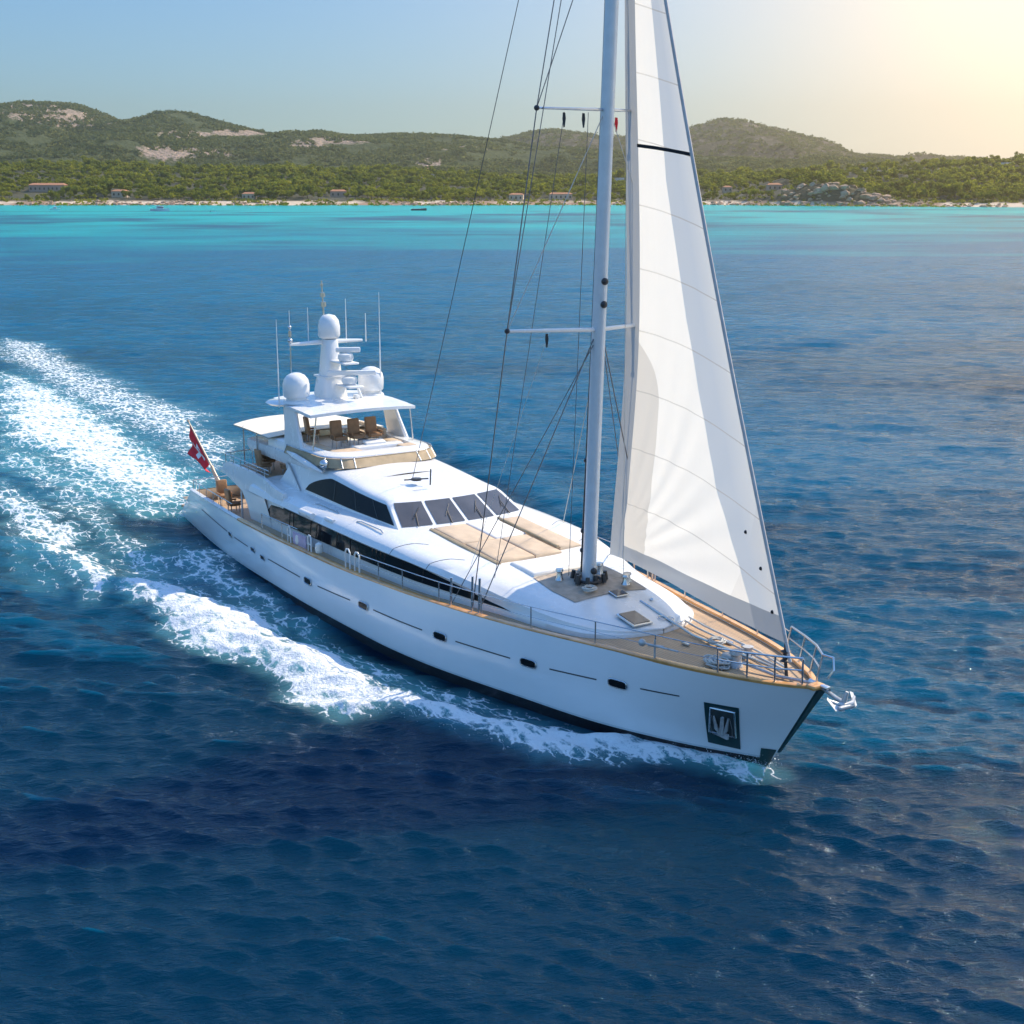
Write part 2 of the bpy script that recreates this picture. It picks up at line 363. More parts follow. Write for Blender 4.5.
# ------------------------------------------------------------------ LAND
SHORE_Y = 1188.0
KX, KV = math.cos(PITCH), math.cos(PITCH)**2     # pixels to metres for far points near the horizon
def shore_y(x): return SHORE_Y - 105*sstep(x, 120, 420) + 10*np.sin(x*.013) + 6*np.sin(x*.041 + 1) - 14*sstep(-x, 60, 420)
def pxX(u, Y): return (u - 512)/FPX*Y*1.0
TREETOP = ([-400,0,100,200,300,400,450,550,620,700,760,800,850,900,960,1000,1024,1500], [150,155,157,160,160,163,166,170,168,166,167,163,157,155,152,150,153,150])
def coast_h(x, y):
    d = y - shore_y(x); u = 512 + x*FPX/(1560*KX)
    top = CAM_H + (HOR - np.interp(u, *TREETOP) - 6)*1560/FPX*KV - 9.0
    base = np.where(d < 0, d*.06, np.minimum(d*.10, 2.2) + .6*sstep(d, 8, 14))
    hill = top * (sstep(d, 12, 420)**.8)
    cliff = 14*np.exp(-((x-255)/38)**2)*sstep(d, 2, 26)*(1-sstep(d, 120, 300))
    return base + np.maximum(hill, 0)*.94 + cliff + (fbm(x/40, y/40, 3, 4)-.5)*7*sstep(d, 20, 90)
def terr(name, xs, ys, fn, mat):
    X, Y = np.meshgrid(xs, ys, indexing='xy'); Z = fn(X, Y); V = np.stack([X, Y, Z], -1).reshape(-1, 3)
    n, m = X.shape; i = np.arange(n*m).reshape(n, m)
    F = np.stack([i[:-1, :-1], i[:-1, 1:], i[1:, 1:], i[1:, :-1]], -1).reshape(-1, 4)
    return tag(np_mesh(name, V, F, mat), kind='structure')
def coast_mat():
    m = N('coast_ground'); p = m.t.nodes.new('ShaderNodeNewGeometry').outputs['Position']
    sp = m.t.nodes.new('ShaderNodeSeparateXYZ'); m.l(p, sp.inputs[0])
    n = m.noise(.08, 5, .6, p); sand = m.mix(m.noise(.02, 3, .5, p), (.58, .44, .30), (.78, .64, .49))
    rock = m.mix(m.noise(.5, 4, .6, p), (.22, .14, .09), (.46, .30, .20))
    soil = m.mix(n, (.035, .045, .02), (.09, .075, .04))
    low = m.mix(m.ramp(m.noise(.018, 3, .5, p), (.45, 0.0), (.55, 1.0)), sand, rock)
    hz = m.math('ADD', m.math('DIVIDE', sp.outputs['Z'], 9.0), m.math('MULTIPLY', m.math('SUBTRACT', n, .5), .5))
    m.l(m.mix(m.ramp(hz, (.26, 0.0), (.42, 1.0)), low, soil), m.b.inputs['Base Color'])
    m.b.inputs['Roughness'].default_value = .95; m.l(m.bump(m.noise(.4, 5, .6, p), .8, 1.2), m.b.inputs['Normal']); return m.m
terr('coast_terrain', np.linspace(-1000, 1000, 500), np.linspace(1040, 1900, 240), coast_h, coast_mat())
RIDGE1 = ([-600,-300,-120,0,30,75,100,115,130,150,185,210,250,280,320,350,380,420,460,500,530,560,640,760,1100,1700], [120,112,116,105,101,102,110,119,121,118,112,117,128,133,130,134,133,133,135,140,146,150,154,158,160,160])
RIDGE2 = ([-300,300,420,470,500,530,555,600,640,670,690,715,740,780,815,835,850,900,1000,1300], [170,165,152,143,138,130,128,132,135,131,125,117,120,130,138,146,153,155,158,160])
def hill_fn(R_, Yr, lo, hi, seed, rough):
    def f(x, y):
        u = 512 + x*FPX/(Yr*KX)
        top = CAM_H + (HOR - np.interp(u, *R_))*Yr/FPX*KV - 3
        p = sstep(y, lo, Yr)**.85 * (1 - .5*sstep(y, Yr, hi))
        q = (fbm(x/160, y/160, 5, seed) - .5)*rough*sstep(y, lo, lo + 300)*(1 - .72*np.exp(-((y-Yr)/120)**2))
        spur = np.abs(vnoise(x/230 + 3, y/600, seed+5) - .5)*rough*.9*np.exp(-((y-(lo+Yr)/2)/420)**2)
        return np.maximum(top, 6)*p + q - spur
    return f
def hill_mat(name, g1, g2, rock1, rock2, rk):
    m = N(name); p = m.t.nodes.new('ShaderNodeNewGeometry').outputs['Position']
    f = m.noise(.02, 6, .66, p); sc = m.noise(.10, 5, .7, p)
    g = m.mix(m.ramp(sc, (.36, 0.0), (.62, 1.0)), g1, g2)
    ra = m.t.nodes.new('ShaderNodeAttribute'); ra.attribute_name = 'outcrop'
    r = m.mix(m.noise(.12, 5, .7, p), rock1, rock2)
    big = m.noise(.0065, 5, .62, p)
    k = m.math('MULTIPLY', m.ramp(m.math('ADD', m.math('ADD', m.math('MULTIPLY', f, .45), m.math('MULTIPLY', sc, .45)), m.math('ADD', m.math('MULTIPLY', big, .2), m.math('MULTIPLY', ra.outputs['Fac'], .42))), (rk, 0.0), (rk + .06, 1.0)), m.ramp(m.noise(.22, 4, .7, p), (.36, .05), (.5, 1.0)))
    m.l(m.mix(k, g, r), m.b.inputs['Base Color']); m.b.inputs['Roughness'].default_value = 1.0
    m.b.inputs['Specular IOR Level'].default_value = .1
    m.l(m.bump(m.math('ADD', f, m.math('MULTIPLY', sc, .4)), 1.0, 14), m.b.inputs['Normal']); return m.m
h1 = hill_fn(RIDGE1, 2500, 1640, 3300, 31, 46); h2 = hill_fn(RIDGE2, 3500, 2500, 4400, 57, 60)
hl_ = terr('hills', np.linspace(-1900, 1900, 620), np.linspace(1620, 3300, 260), h1, hill_mat('scrub_hill', (.060, .076, .028), (.105, .115, .05), (.36, .26, .20), (.56, .42, .33), .665))
terr('far_mountain', np.linspace(-2400, 2600, 560), np.linspace(2480, 4400, 200), h2, hill_mat('far_scrub_hill', (.06, .055, .035), (.12, .10, .07), (.20, .155, .13), (.34, .27, .23), .57))
OUTCROPS = [(45, 112, 34, 10), (85, 120, 30, 8), (70, 105, 40, 5), (175, 152, 32, 6), (215, 153, 25, 4), (190, 135, 26, 3), (240, 133, 26, 3), (120, 118, 14, 5), (340, 140, 30, 4), (430, 163, 12, 5), (470, 149, 22, 3), (310, 144, 18, 3)]
co = np.empty(len(hl_.data.vertices)*3); hl_.data.vertices.foreach_get('co', co); co = co.reshape(-1, 3)
uu = 512 + co[:, 0]/co[:, 1]*FPX/KX; vv = HOR - (co[:, 2] - CAM_H)/co[:, 1]*FPX/KV; rk_ = np.zeros(len(co))
for (u0, v0, a, b_) in OUTCROPS: rk_ = np.maximum(rk_, np.exp(-((uu-u0)/a)**2 - ((vv-v0)/b_)**2))
at_ = hl_.data.attributes.new('outcrop', 'FLOAT', 'POINT'); at_.data.foreach_set('value', rk_.astype(np.float32))
# --- vegetation
def leafmat(name, a, b, tr=.25):
    m = N(name); oi = m.t.nodes.new('ShaderNodeObjectInfo'); p = m.t.nodes.new('ShaderNodeNewGeometry').outputs['Position']
    f = m.math('ADD', m.math('MULTIPLY', m.noise(.035, 3, .6, p), .8), m.math('MULTIPLY', m.noise(.5, 3, .6, p), .35))
    m.l(m.ramp(f, (.38, a), (.75, b)), m.b.inputs['Base Color']); m.b.inputs['Roughness'].default_value = .75
    m.b.inputs['Specular IOR Level'].default_value = .1
    tl = m.t.nodes.new('ShaderNodeBsdfTranslucent'); m.l(m.ramp(f, (.38, tuple(1.5*c for c in a)), (.75, tuple(1.5*c for c in b))), tl.inputs[0])
    ms = m.t.nodes.new('ShaderNodeMixShader'); ms.inputs[0].default_value = .48; m.l(m.b.outputs[0], ms.inputs[1]); m.l(tl.outputs[0], ms.inputs[2]); m.l(ms.outputs[0], m.out.inputs['Surface']); return m.m
M_PINE = leafmat('pine_foliage', (.055, .095, .006), (.31, .30, .022)); M_BUSH = leafmat('maquis_foliage', (.06, .085, .024), (.175, .175, .055))
M_TRUNK = simple('pine_bark', (.11, .07, .045), .9, bump=.5)
def crown_pts(n, rx, rz, rg, cz):
    k = 6 + rg.integers(4); cs = np.stack([rg.normal(0, rx*.45, k), rg.normal(0, rx*.45, k), cz + rg.normal(0, rz*.38, k)], -1)
    c = cs[rg.integers(k, size=n)]; d = rg.normal(0, 1, (n, 3)); d /= np.linalg.norm(d, axis=1)[:, None]
    return c + d * np.array([rx*.52, rx*.52, rz*.55]) * (rg.random((n, 1))**.4), d
def crown(n, rx, rz, rg, cz, leaf):
    P, d = crown_pts(n, rx, rz, rg, cz); nn = d + rg.normal(0, .5, (n, 3)); nn[:, 2] += .35; nn /= np.linalg.norm(nn, axis=1)[:, None]
    a = np.cross(nn, rg.normal(0, 1, (n, 3))); a /= np.linalg.norm(a, axis=1)[:, None]; b = np.cross(nn, a)
    s = leaf*(.6 + .8*rg.random((n, 1))); a *= s; b *= s*.75
    V = np.stack([P-a-b*.6, P+a*.8-b, P+a+b*.7, P-a*.7+b], 1).reshape(-1, 3); return V, np.arange(4*n).reshape(-1, 4)
def trunk(h, r):
    b = MB(); b.tube([(0, 0, -1.0), (.1, 0, h*.45), (.25, .1, h*.85)], [r, r*.8, r*.5], 6)
    for k in range(3):
        a = 2.1*k; b.tube([(.1, 0, h*.5), (math.cos(a)*1.3, math.sin(a)*1.3, h*.8)], [r*.5, r*.25], 5)
    return b
rg = np.random.default_rng(3)
proto = []
for k in range(6):
    rx, rz, cz = (3.6 + .5*k % 2.2, 2.3 + .4*(k % 3), 5.0 + .3*k)
    root = empty('pine_tree'); V, F = crown(330, rx, rz, rg, cz, .62)
    c = np_mesh('crown', V, F, M_PINE, False); c.parent = root
    t = trunk(cz, .28).build('trunk', M_TRUNK, root); proto.append(root)
VILLAS = [  # u, v of base, width, depth, height, roof colour key, Y offset from shore, label
 (46, 191, 32, 12, 5.5, 0, 120, 'long low pink villa above the beach at far left'),
 (430, 165, 11, 9, 6, 1, 420, 'small pinkish villa on the ridge behind the pines'),
 (516, 196, 12, 8, 4.2, 1, 34, 'terracotta roofed beach cottage left of the spreader lines'),
 (561, 193, 20, 9, 4.2, 1, 52, 'orange roofed bungalow among shrubs just left of the mast'),
 (620, 170, 9, 8, 5.5, 2, 330, 'small white house on the slope seen beside the mast'),
 (862, 199, 10, 8, 4, 1, 420, 'tan house on the ridge right of the far mountain'),
 (728, 200, 8, 7, 4, 1, 140, 'little orange roofed house in the pines right of the sail'),
 (1003, 168, 15, 9, 4.5, 2, 330, 'white villa near the top of the right hand wood'),
 (118, 196, 13, 8, 4.5, 1, 70, 'tan beach house with terracotta roof among pines at left, right of the long pink villa'),
 (248, 196, 11, 8, 4.2, 1, 50, 'small cream cottage behind the beach under the second hill'),
 (338, 195, 14, 8, 4.6, 0, 75, 'pinkish bungalow in the pines left of the long stay wire'),
 (650, 197, 12, 8, 4.2, 1, 60, 'cream beach house partly hidden by the headsail'),
 (775, 196, 12, 8, 4.4, 0, 80, 'pink walled house in the trees beside the rocky headland'),
 (160, 160, 13, 9, 5, 2, 600, 'white cube house below the rocky hillside at left'),
]
VP = []
for (u, v, wd, dp, ht, rk, off, lab) in VILLAS:
    Yv = 1180 + off; X = (u - 512)/FPX*Yv*KX; Yv = float(shore_y(np.array(X))) + off; X = (u - 512)/FPX*Yv*KX; VP.append((X, Yv, wd, dp, ht))
def clear_of_villas(x, y):
    for (vx, vy, wd, dp, ht) in VP:
        if abs(x - vx) < wd*.5 + 3 and -80 < y - vy < dp + 3: return False
    return True
pts = []
rgt = np.random.default_rng(17)
for row in range(46):
    d0 = 29 + row*9.0; n = 100
    for x in np.linspace(-560 - row*3, 560 + row*3, 126 if row < 24 else 100):
        x = x + rgt.normal(0, 3.2); y = float(shore_y(np.array(x))) + d0 + rgt.normal(0, 3.0)
        dens = fbm(np.array(x/55.), np.array(y/55.), 3, 8)
        if (row < 2 and dens < .47) or dens < .27: continue
        if not clear_of_villas(x, y): continue
        pts.append((x, y, row))
px_, py_ = np.array([p[0] for p in pts]), np.array([p[1] for p in pts]); pz_ = coast_h(px_, py_)
inview = [i for i in range(len(pts)) if abs(px_[i]) < py_[i]*.372]
inview.sort(key=lambda i: py_[i] - float(shore_y(np.array(px_[i]))))
near = set(inview[:295])
SV, SF, TV, TF, off_ = [], [], [], [], 0
base = [(crown(210, 3.4 + .3*k, 2.2 + .3*(k % 3), rgt, 4.8 + .3*k, .74)) for k in range(7)]
used = [False]*6
for i in range(len(pts)):
    sc = (.50 + .62*rgt.random()**1.5)*(.75 + .75*float(vnoise(np.array(px_[i]/70.), np.array(py_[i]/70.), 77))); a = rgt.random()*6.283
    if pts[i][2] < 3: sc *= .78
    if i in near:
        k = rgt.integers(6); src = proto[k]
        if not used[k]: r = src; used[k] = True
        else:
            r = src.copy(); COL.objects.link(r)
            for ch in src.children: c2 = ch.copy(); COL.objects.link(c2); c2.parent = r
        r.location = (px_[i], py_[i], pz_[i] - .3); r.rotation_euler = (0, 0, a); r.scale = (sc, sc, sc*(.85 + .4*rgt.random()))
        tag(r, 'bushy green pine in the front rows of the coastal wood', 'tree', 'pines at the front of the coastal wood')
    else:
        V, F = base[rgt.integers(7)]; c, s_ = math.cos(a), math.sin(a)
        W = np.stack([V[:, 0]*c - V[:, 1]*s_, V[:, 0]*s_ + V[:, 1]*c, V[:, 2]*(.85 + .3*rgt.random())], -1)*sc + np.array([px_[i], py_[i], pz_[i] - .3])
        SV.append(W); SF.append(F + off_); off_ += len(W)
tag(np_mesh('pine_wood', np.concatenate(SV), np.concatenate(SF), M_PINE, False), 'dense green pine wood rising behind the front row of trees', 'wood', kind='stuff')
# hillside maquis
def scrub(name, n, fn, xr, yr, size, seed, lab, mat):
    g = np.random.default_rng(seed); x = g.uniform(*xr, n); y = yr[0] + (yr[1] - yr[0])*g.random(n)
    keep = (np.abs(x) < y*.40) & (fbm(x/60, y/60, 4, seed) > .38); x, y = x[keep], y[keep]; z = fn(x, y); n = len(x); L = 14
    c = np.stack([x, y, z], -1)[:, None, :] + g.normal(0, 1, (n, L, 3))*np.array([size, size, size*.55]); c[:, :, 2] += size*.5
    c = c.reshape(-1, 3); m = len(c); nn = g.normal(0, .6, (m, 3)); nn[:, 2] += .7; nn[:, 1] -= .4; nn /= np.linalg.norm(nn, axis=1)[:, None]
    a = np.cross(nn, g.normal(0, 1, (m, 3))); a /= np.linalg.norm(a, axis=1)[:, None]; b = np.cross(nn, a); s = size*.6*(.6 + .8*g.random((m, 1)))
    V = np.stack([c-a*s-b*s*.6, c+a*s*.8-b*s, c+a*s+b*s*.7, c-a*s*.7+b*s], 1).reshape(-1, 3)
    tag(np_mesh(name, V, np.arange(4*m).reshape(-1, 4), mat, False), lab, 'scrub', kind='stuff')
scrub('hillside_scrub', 42000, h1, (-1100, 1150), (1640, 2620), 2.3, 41, 'dark green scrub covering the nearer hills', M_BUSH)
scrub('shore_scrub', 2600, coast_h, (-600, 600), (1080, 1230), 1.1, 43, 'low green bushes along the back of the beach', M_PINE)
scrub('mountain_scrub', 9000, h2, (-900, 1500), (2700, 3600), 3.0, 44, 'sparse scrub on the far rocky mountain', M_BUSH)
# shore rocks (uncountable)
def rocks(name, n, seed, lab, mat):
    g = np.random.default_rng(seed); V, F, o = [], [], 0
    ico = [(0,0,1),(.89,0,.45),(.28,.85,.45),(-.72,.53,.45),(-.72,-.53,.45),(.28,-.85,.45),(.72,.53,-.45),(-.28,.85,-.45),(-.89,0,-.45),(-.28,-.85,-.45),(.72,-.53,-.45),(0,0,-1)]
    fi = [(0,1,2),(0,2,3),(0,3,4),(0,4,5),(0,5,1),(1,6,2),(2,7,3),(3,8,4),(4,9,5),(5,10,1),(6,7,2),(7,8,3),(8,9,4),(9,10,5),(10,6,1),(11,7,6),(11,8,7),(11,9,8),(11,10,9),(11,6,10)]
    ico = np.array(ico); fi = np.array(fi)
    for _ in range(n):
        x = g.uniform(-560, 560); cl = 220 < x < 300
        if fbm(np.array(x/60.), np.array(2.), 3, seed) < .40 and not cl: continue
        y = float(shore_y(np.array(x))) + (abs(g.normal(0, 9)) + (18*g.random() if cl else 0)) - 2
        s = (.6 + 1.5*g.random()**2)*(1.9 if cl else 1.0)
        W = ico*(1 + g.normal(0, .18, (12, 1)))*s*np.array([1.3, 1.0, .8]) + np.array([x, y, float(coast_h(np.array(x), np.array(y))) + .1*s])
        V.append(W); F.append(fi + o); o += 12
    tag(np_mesh(name, np.concatenate(V), np.concatenate(F), mat, False), lab, 'rocks', kind='stuff')
rocks('shore_rocks', 1500, 71, 'pinkish brown rocks scattered along the waterline', simple('granite', (.42, .28, .19), .95, var=.3, scale=.4))
# villas
M_WALL = [simple('pink_render', (.55, .36, .27), .9), simple('cream_render', (.60, .48, .36), .9), simple('white_render', (.74, .70, .64), .9)]
M_ROOF = simple('terracotta_tiles', (.42, .19, .10), .9, var=.25, scale=1.5, bump=.5); M_PANE = simple('dark_window_glass', (.03, .035, .04), .15)
for i, (u, v, wd, dp, ht, rk, off, lab) in enumerate(VILLAS):
    X, Yv = VP[i][:2]; z = float(coast_h(np.array(X), np.array(Yv)))
    if off > 540: z = float(h1(np.array(X), np.array(Yv)))
    r = tag(empty('villa', (X, Yv, z + .8), 0.12*math.sin(i*2.1)), lab, 'house')
    b = MB().box((0, dp/2, ht/2 - 2), (wd, dp, ht + 4)); b.box((wd*.28, dp*.35 - 1.5, ht*.4 - 2), (wd*.3, dp*.7, ht*.8 + 4)); b.build('wall', M_WALL[rk], r)
    if rk != 2:
        b = MB(); e = .5; h = ht*.32
        b.add([(-wd/2-e, -e, ht), (wd/2+e, -e, ht), (wd/2+e, dp+e, ht), (-wd/2-e, dp+e, ht), (-wd/2+2, dp/2, ht+h), (wd/2-2, dp/2, ht+h)], [(0,1,5,4),(2,3,4,5),(1,2,5),(3,0,4),(3,2,1,0)])
    else: b = MB().box((0, dp/2, ht+.22), (wd+.5, dp+.5, .35))
    b.build('roof', M_ROOF if rk != 2 else M_WALL[2], r, 0)
    nw = max(2, int(wd/3.6))
    for k in range(nw):
        MB().box((-wd/2 + (k + .5)*wd/nw, -.03 - (1.53 if abs(-wd/2 + (k+.5)*wd/nw - wd*.28) < wd*.17 else 0), ht*.42), (1.3, .1, 1.9)).build('window', M_PANE, r, 0)
# distant boats
M_GEL = simple('boat_gelcoat', (.80, .80, .79), .3, var=.04); M_DARKB = simple('dark_boat_hull', (.04, .05, .07), .4)
def small_boat(u, v, Lb, mh, lab, mast=0, cabin=True):
    x, y = sea(u, v); r = tag(empty('motor_boat', (x, y, 0), .15), lab, 'boat')
    P = []
    for i in range(9):
        q = i/8; hb = Lb*.16*(1 - q**3)*(.85 + .15*min(1, q*4)); s0 = -Lb/2 + q*Lb
        P.append([(s0, -hb, Lb*.11*(1+.4*q*q)), (s0, -hb*.8, 0), (s0 - .03*Lb*q, 0, -.35), (s0, hb*.8, 0), (s0, hb, Lb*.11*(1+.4*q*q))])
    b = MB().grid(P); b.f.append((0, 1, 2, 3, 4)); b.build('hull', mh, r)
    MB().grid([[p[0], (p[0][0], 0, p[0][2] + .02), p[4]] for p in P]).build('deck', M_GEL, r)
    if cabin:
        MB().box((0, 0, Lb*.19), (Lb*.36, Lb*.2, Lb*.13), bev=.12).build('cabin', M_GEL, r); MB().box((Lb*.04, 0, Lb*.2), (Lb*.31, Lb*.206, Lb*.05), bev=.05).build('window', M_PANE, r)
        MB().box((-.1*Lb, 0, Lb*.3), (Lb*.3, Lb*.2, .08)).tube([(-.2*Lb, Lb*.09, .15*Lb), (-.2*Lb, Lb*.09, Lb*.3)], .04).tube([(-.2*Lb, -Lb*.09, .15*Lb), (-.2*Lb, -Lb*.09, Lb*.3)], .04).build('canopy', M_GEL, r)
    else:
        for k in (-.2, .05): MB().box((k*Lb, 0, Lb*.1), (Lb*.06, Lb*.26, .06)).build('seat', M_GEL, r)
        MB().box((-Lb*.52, 0, .4), (.4, .35, .9), bev=.1).build('outboard_motor', M_DARKB, r)
    if mast: MB().tube([(0, 0, .8), (0, 0, mast)], .06).build('mast', M_GEL, r)
small_boat(160, 211, 12, M_GEL, 'white motor boat with dark windows anchored off the beach', 3.5)
small_boat(55, 210, 7, M_GEL, 'small white day boat moored off the far left beach', 6)
small_boat(419, 210.5, 10, M_DARKB, 'long dark open skiff lying off the sandy beach', 0, False)
small_boat(213//1, 212, 3, M_GEL, 'tiny pale dinghy right of the anchored motor boat', 2, False)
# air
def haze():
    m = N('sea_haze'); m.t.nodes.remove(m.b); v = m.t.nodes.new('ShaderNodeVolumePrincipled')
    v.inputs['Color'].default_value = (1.0, .86, .60, 1); v.inputs['Density'].default_value = HAZE_D; v.inputs['Anisotropy'].default_value = .84
    m.l(v.outputs[0], m.out.inputs['Volume'])
    o = MB().box((0, 2150, 129), (6400, 5000, 262)).build('haze', m.m, None, 0); tag(o, 'thin pale sea haze', 'haze', kind='stuff')
HAZE_D = 0.00016
haze()
# ------------------------------------------------------------------ YACHT
def gel(name, col, rough=.22, var=.035, bump=.0):
    m = N(name); tc = m.coord(); f = m.noise(.9, 5, .6, tc)
    g = m.noise(1.0, 4, .6, m.mapv(tc, (.5, .5, 4)))
    k = m.math('ADD', m.math('MULTIPLY', f, .6), m.math('MULTIPLY', g, .4))
    m.l(m.ramp(k, (.3, tuple(c*(1-var*2) for c in col)), (.7, col)), m.b.inputs['Base Color'])
    m.l(m.ramp(f, (.3, rough*.8), (.7, rough*1.5)), m.b.inputs['Roughness'])
    m.b.inputs['Coat Weight'].default_value = .3; m.b.inputs['Coat Roughness'].default_value = .06
    if bump: m.l(m.bump(m.noise(.7, 3, .5, tc), bump, .05), m.b.inputs['Normal'])
    return m.m
def teak(name, a, b, c, pitch, along=True):
    m = N(name); tc = m.coord(); sp = m.t.nodes.new('ShaderNodeSeparateXYZ'); m.l(tc, sp.inputs[0])
    fr = m.math('FRACT', m.math('DIVIDE', sp.outputs['Y'], pitch)); seam = m.math('LESS_THAN', fr, .10)
    pl = m.math('FLOOR', m.math('DIVIDE', sp.outputs['Y'], pitch))
    cb = m.t.nodes.new('ShaderNodeCombineXYZ'); m.l(m.math('MULTIPLY', sp.outputs['X'], .25), cb.inputs[0]); m.l(m.math('MULTIPLY', pl, 3.7), cb.inputs[1])
    v = m.noise(1.0, 2, .5, cb.outputs[0]); g = m.noise(1.0, 5, .6, m.mapv(tc, (1.2, 18, 1))); st = m.noise(.45, 4, .6, tc)
    k = m.math('ADD', m.math('ADD', m.math('MULTIPLY', v, .4), m.math('MULTIPLY', g, .25)), m.math('MULTIPLY', st, .4))
    col = m.ramp(k, (.3, a), (.75, b)); m.l(m.mix(seam, col, c), m.b.inputs['Base Color'])
    m.b.inputs['Roughness'].default_value = .62; return m.m
def glass(name, col, rough=.05, coat=.5, ior=1.45):
    m = N(name); f = m.noise(.8, 3, .5, m.coord()); m.l(m.ramp(f, (.3, tuple(c*.6 for c in col)), (.7, col)), m.b.inputs['Base Color'])
    m.b.inputs['Roughness'].default_value = rough; m.b.inputs['Coat Weight'].default_value = coat; m.b.inputs['IOR'].default_value = ior
    m.b.inputs['Specular IOR Level'].default_value = .22 if coat == 0 else .5
    m.l(m.bump(m.noise(.6, 2, .5, m.coord()), .08, .04), m.b.inputs['Normal']); return m.m
Y_W = gel('white_gelcoat', (.80, .80, .79)); Y_HULL = gel('hull_paint', (.82, .835, .845), .14, .02)
Y_NON = simple('nonskid_white', (.78, .77, .74), .65, var=.05, bump=.15)
Y_TEAK = teak('teak_planks', (.40, .26, .15), (.60, .42, .26), (.07, .05, .035), .11)
Y_CAP = simple('varnished_teak', (.66, .32, .10), .25, var=.25, scale=2, coat=.6)
Y_BLK = simple('black_boot_paint', (.010, .013, .018), .25); Y_GREEN = simple('dark_green_steel', (.008, .045, .050), .3, var=.2)
Y_GL = glass('tinted_glass', (.008, .014, .019), .05, .0, 1.33); Y_WS = glass('windscreen_glass', (.10, .095, .095), .08)
Y_STEEL = simple('stainless_steel', (.62, .63, .64), .22, .9, var=.06); Y_WIRE = simple('rigging_wire', (.16, .16, .17), .4, .6)
Y_ROPE = simple('pale_rope', (.55, .54, .50), .9); Y_DARK = simple('dark_fitting', (.03, .03, .033), .45)
Y_CUSH = simple('tan_cushion', (.58, .45, .32), .9, var=.14, scale=1.6, bump=.25); Y_CANV = simple('tan_canvas', (.42, .32, .20), .85, var=.2, scale=2, bump=.3)
Y_WCUSH = simple('white_cushion', (.80, .77, .72), .9, var=.05, bump=.2); Y_BRN = simple('brown_leather', (.34, .19, .10), .6, var=.2, bump=.2)
Y_CREAM = simple('cream_awning', (.80, .74, .62), .9, var=.05); Y_ANOD = simple('painted_spar', (.62, .68, .74), .3, .15, var=.05)
Y_LINE = simple('dark_recess_line', (.05, .06, .07), .5); Y_RED = simple('red_bunting', (.72, .03, .045), .85, var=.15, scale=4)
Y_GALV = simple('galvanised_iron', (.50, .50, .50), .5, .4, var=.2, scale=8); Y_INT = simple('interior_shade', (.10, .085, .07), .8)
yacht = tag(empty('sailing_yacht', YA, YROT), 'long white yacht under one tall white headsail, throwing a bow wave', 'yacht')
Lsh = ([0, 2.2, 5.75, 12.9, 16, 20.8, 26.5, 29, 32.3, 34.6, 36.85, 39.5, 41.2, 42.3, 42.96], [3.55, 3.7, 4.1, 4.76, 4.86, 4.87, 4.52, 4.22, 3.58, 3.05, 2.52, 1.82, 1.14, .55, 0])
Zsh = ([0, 3.2, 5.75, 13, 20.8, 26.5, 32.3, 37.6, 42.96], [1.92, 2.0, 2.1, 2.32, 2.5, 2.6, 2.7, 2.9, 3.06])
Lwl = ([0, 5, 10, 14.4, 19.7, 25, 27.4, 33, 35.6, 38.3, 39.3, 40.5, 41.1], [3.2, 3.85, 4.4, 4.72, 4.95, 4.88, 4.68, 3.55, 2.88, 1.68, 1.12, .35, 0])
bs = lambda s: pch(s, *Lsh); zs = lambda s: pch(s, *Zsh); bw = lambda s: pch(s, *Lwl)
def stem_s(z): return 41.1 + np.where(z > 0, z*(42.96 - 41.1)/3.06, z*1.4)
def stern_s(z): return np.where(z > .35, (z - .35)*1.75 + .35, .35*z/.35*1.0)
def hull_pt(u, k, side):                              # k: 0 keel .. 1 waterline .. 2 sheer
    ssh = 3.1 + u*(42.96 - 3.1); zsh = float(zs(ssh))
    z = -1.1 + k*1.1 if k < 1 else (k - 1)*zsh
    a, b = float(stern_s(z)), float(stem_s(z)); s = a + u*(b - a)
    f = max(0, k - 1); wl = float(bw(u*41.1)); sh = float(bs(ssh)); t = wl + (sh - wl)*f + .16*math.sin(math.pi*f)*math.sin(math.pi*min(1, u*1.05))**.7*(1 - sstep(u, .8, 1))
    if k < 1: t *= k**.55 if k > 0 else 0
    return (s, side*t, z)
US = np.concatenate([np.linspace(0, .7, 50), np.linspace(.7, 1, 46)[1:]])
def zboot(u): return float(.02 + .34*sstep(u, .12, .5) - .10*sstep(u, .8, 1))
def hull_band(k0, k1, n, side): return [[hull_pt(u, (k0(u) if callable(k0) else k0) + ((k1(u) if callable(k1) else k1) - (k0(u) if callable(k0) else k0))*i/n, side) for i in range(n + 1)] for u in US]
kb = lambda u: 1 + zboot(u)/float(zs(3.1 + u*39.86))
kb2 = lambda u: kb(u) + .07/float(zs(3.1 + u*39.86))
b = MB()
for sd_ in (-1, 1): b.grid(hull_band(kb2, 2.0, 16, sd_))
b.grid([[hull_pt(0, kb2(0) + (2 - kb2(0))*i/6, -1 + 2*j/6) for j in range(7)] for i in range(7)])
hull = b.build('hull', Y_HULL, yacht, 30)
b = MB()
for sd_ in (-1, 1): b.grid(hull_band(0, kb, 8, sd_))
b.grid([[hull_pt(0, .4 + (kb(0) - .4)*i/3, -1 + 2*j/6) for j in range(7)] for i in range(4)])
b.build('boot_top', Y_BLK, hull, 30)
b = MB()
for sd_ in (-1, 1): b.grid(hull_band(kb, kb2, 1, sd_))
b.grid([[hull_pt(0, kb(0) + (kb2(0) - kb(0))*i, -1 + 2*j/6) for j in range(7)] for i in range(2)])
b.build('waterline_stripe', simple('pale_waterline_stripe', (.55, .60, .62), .4), hull, 30)
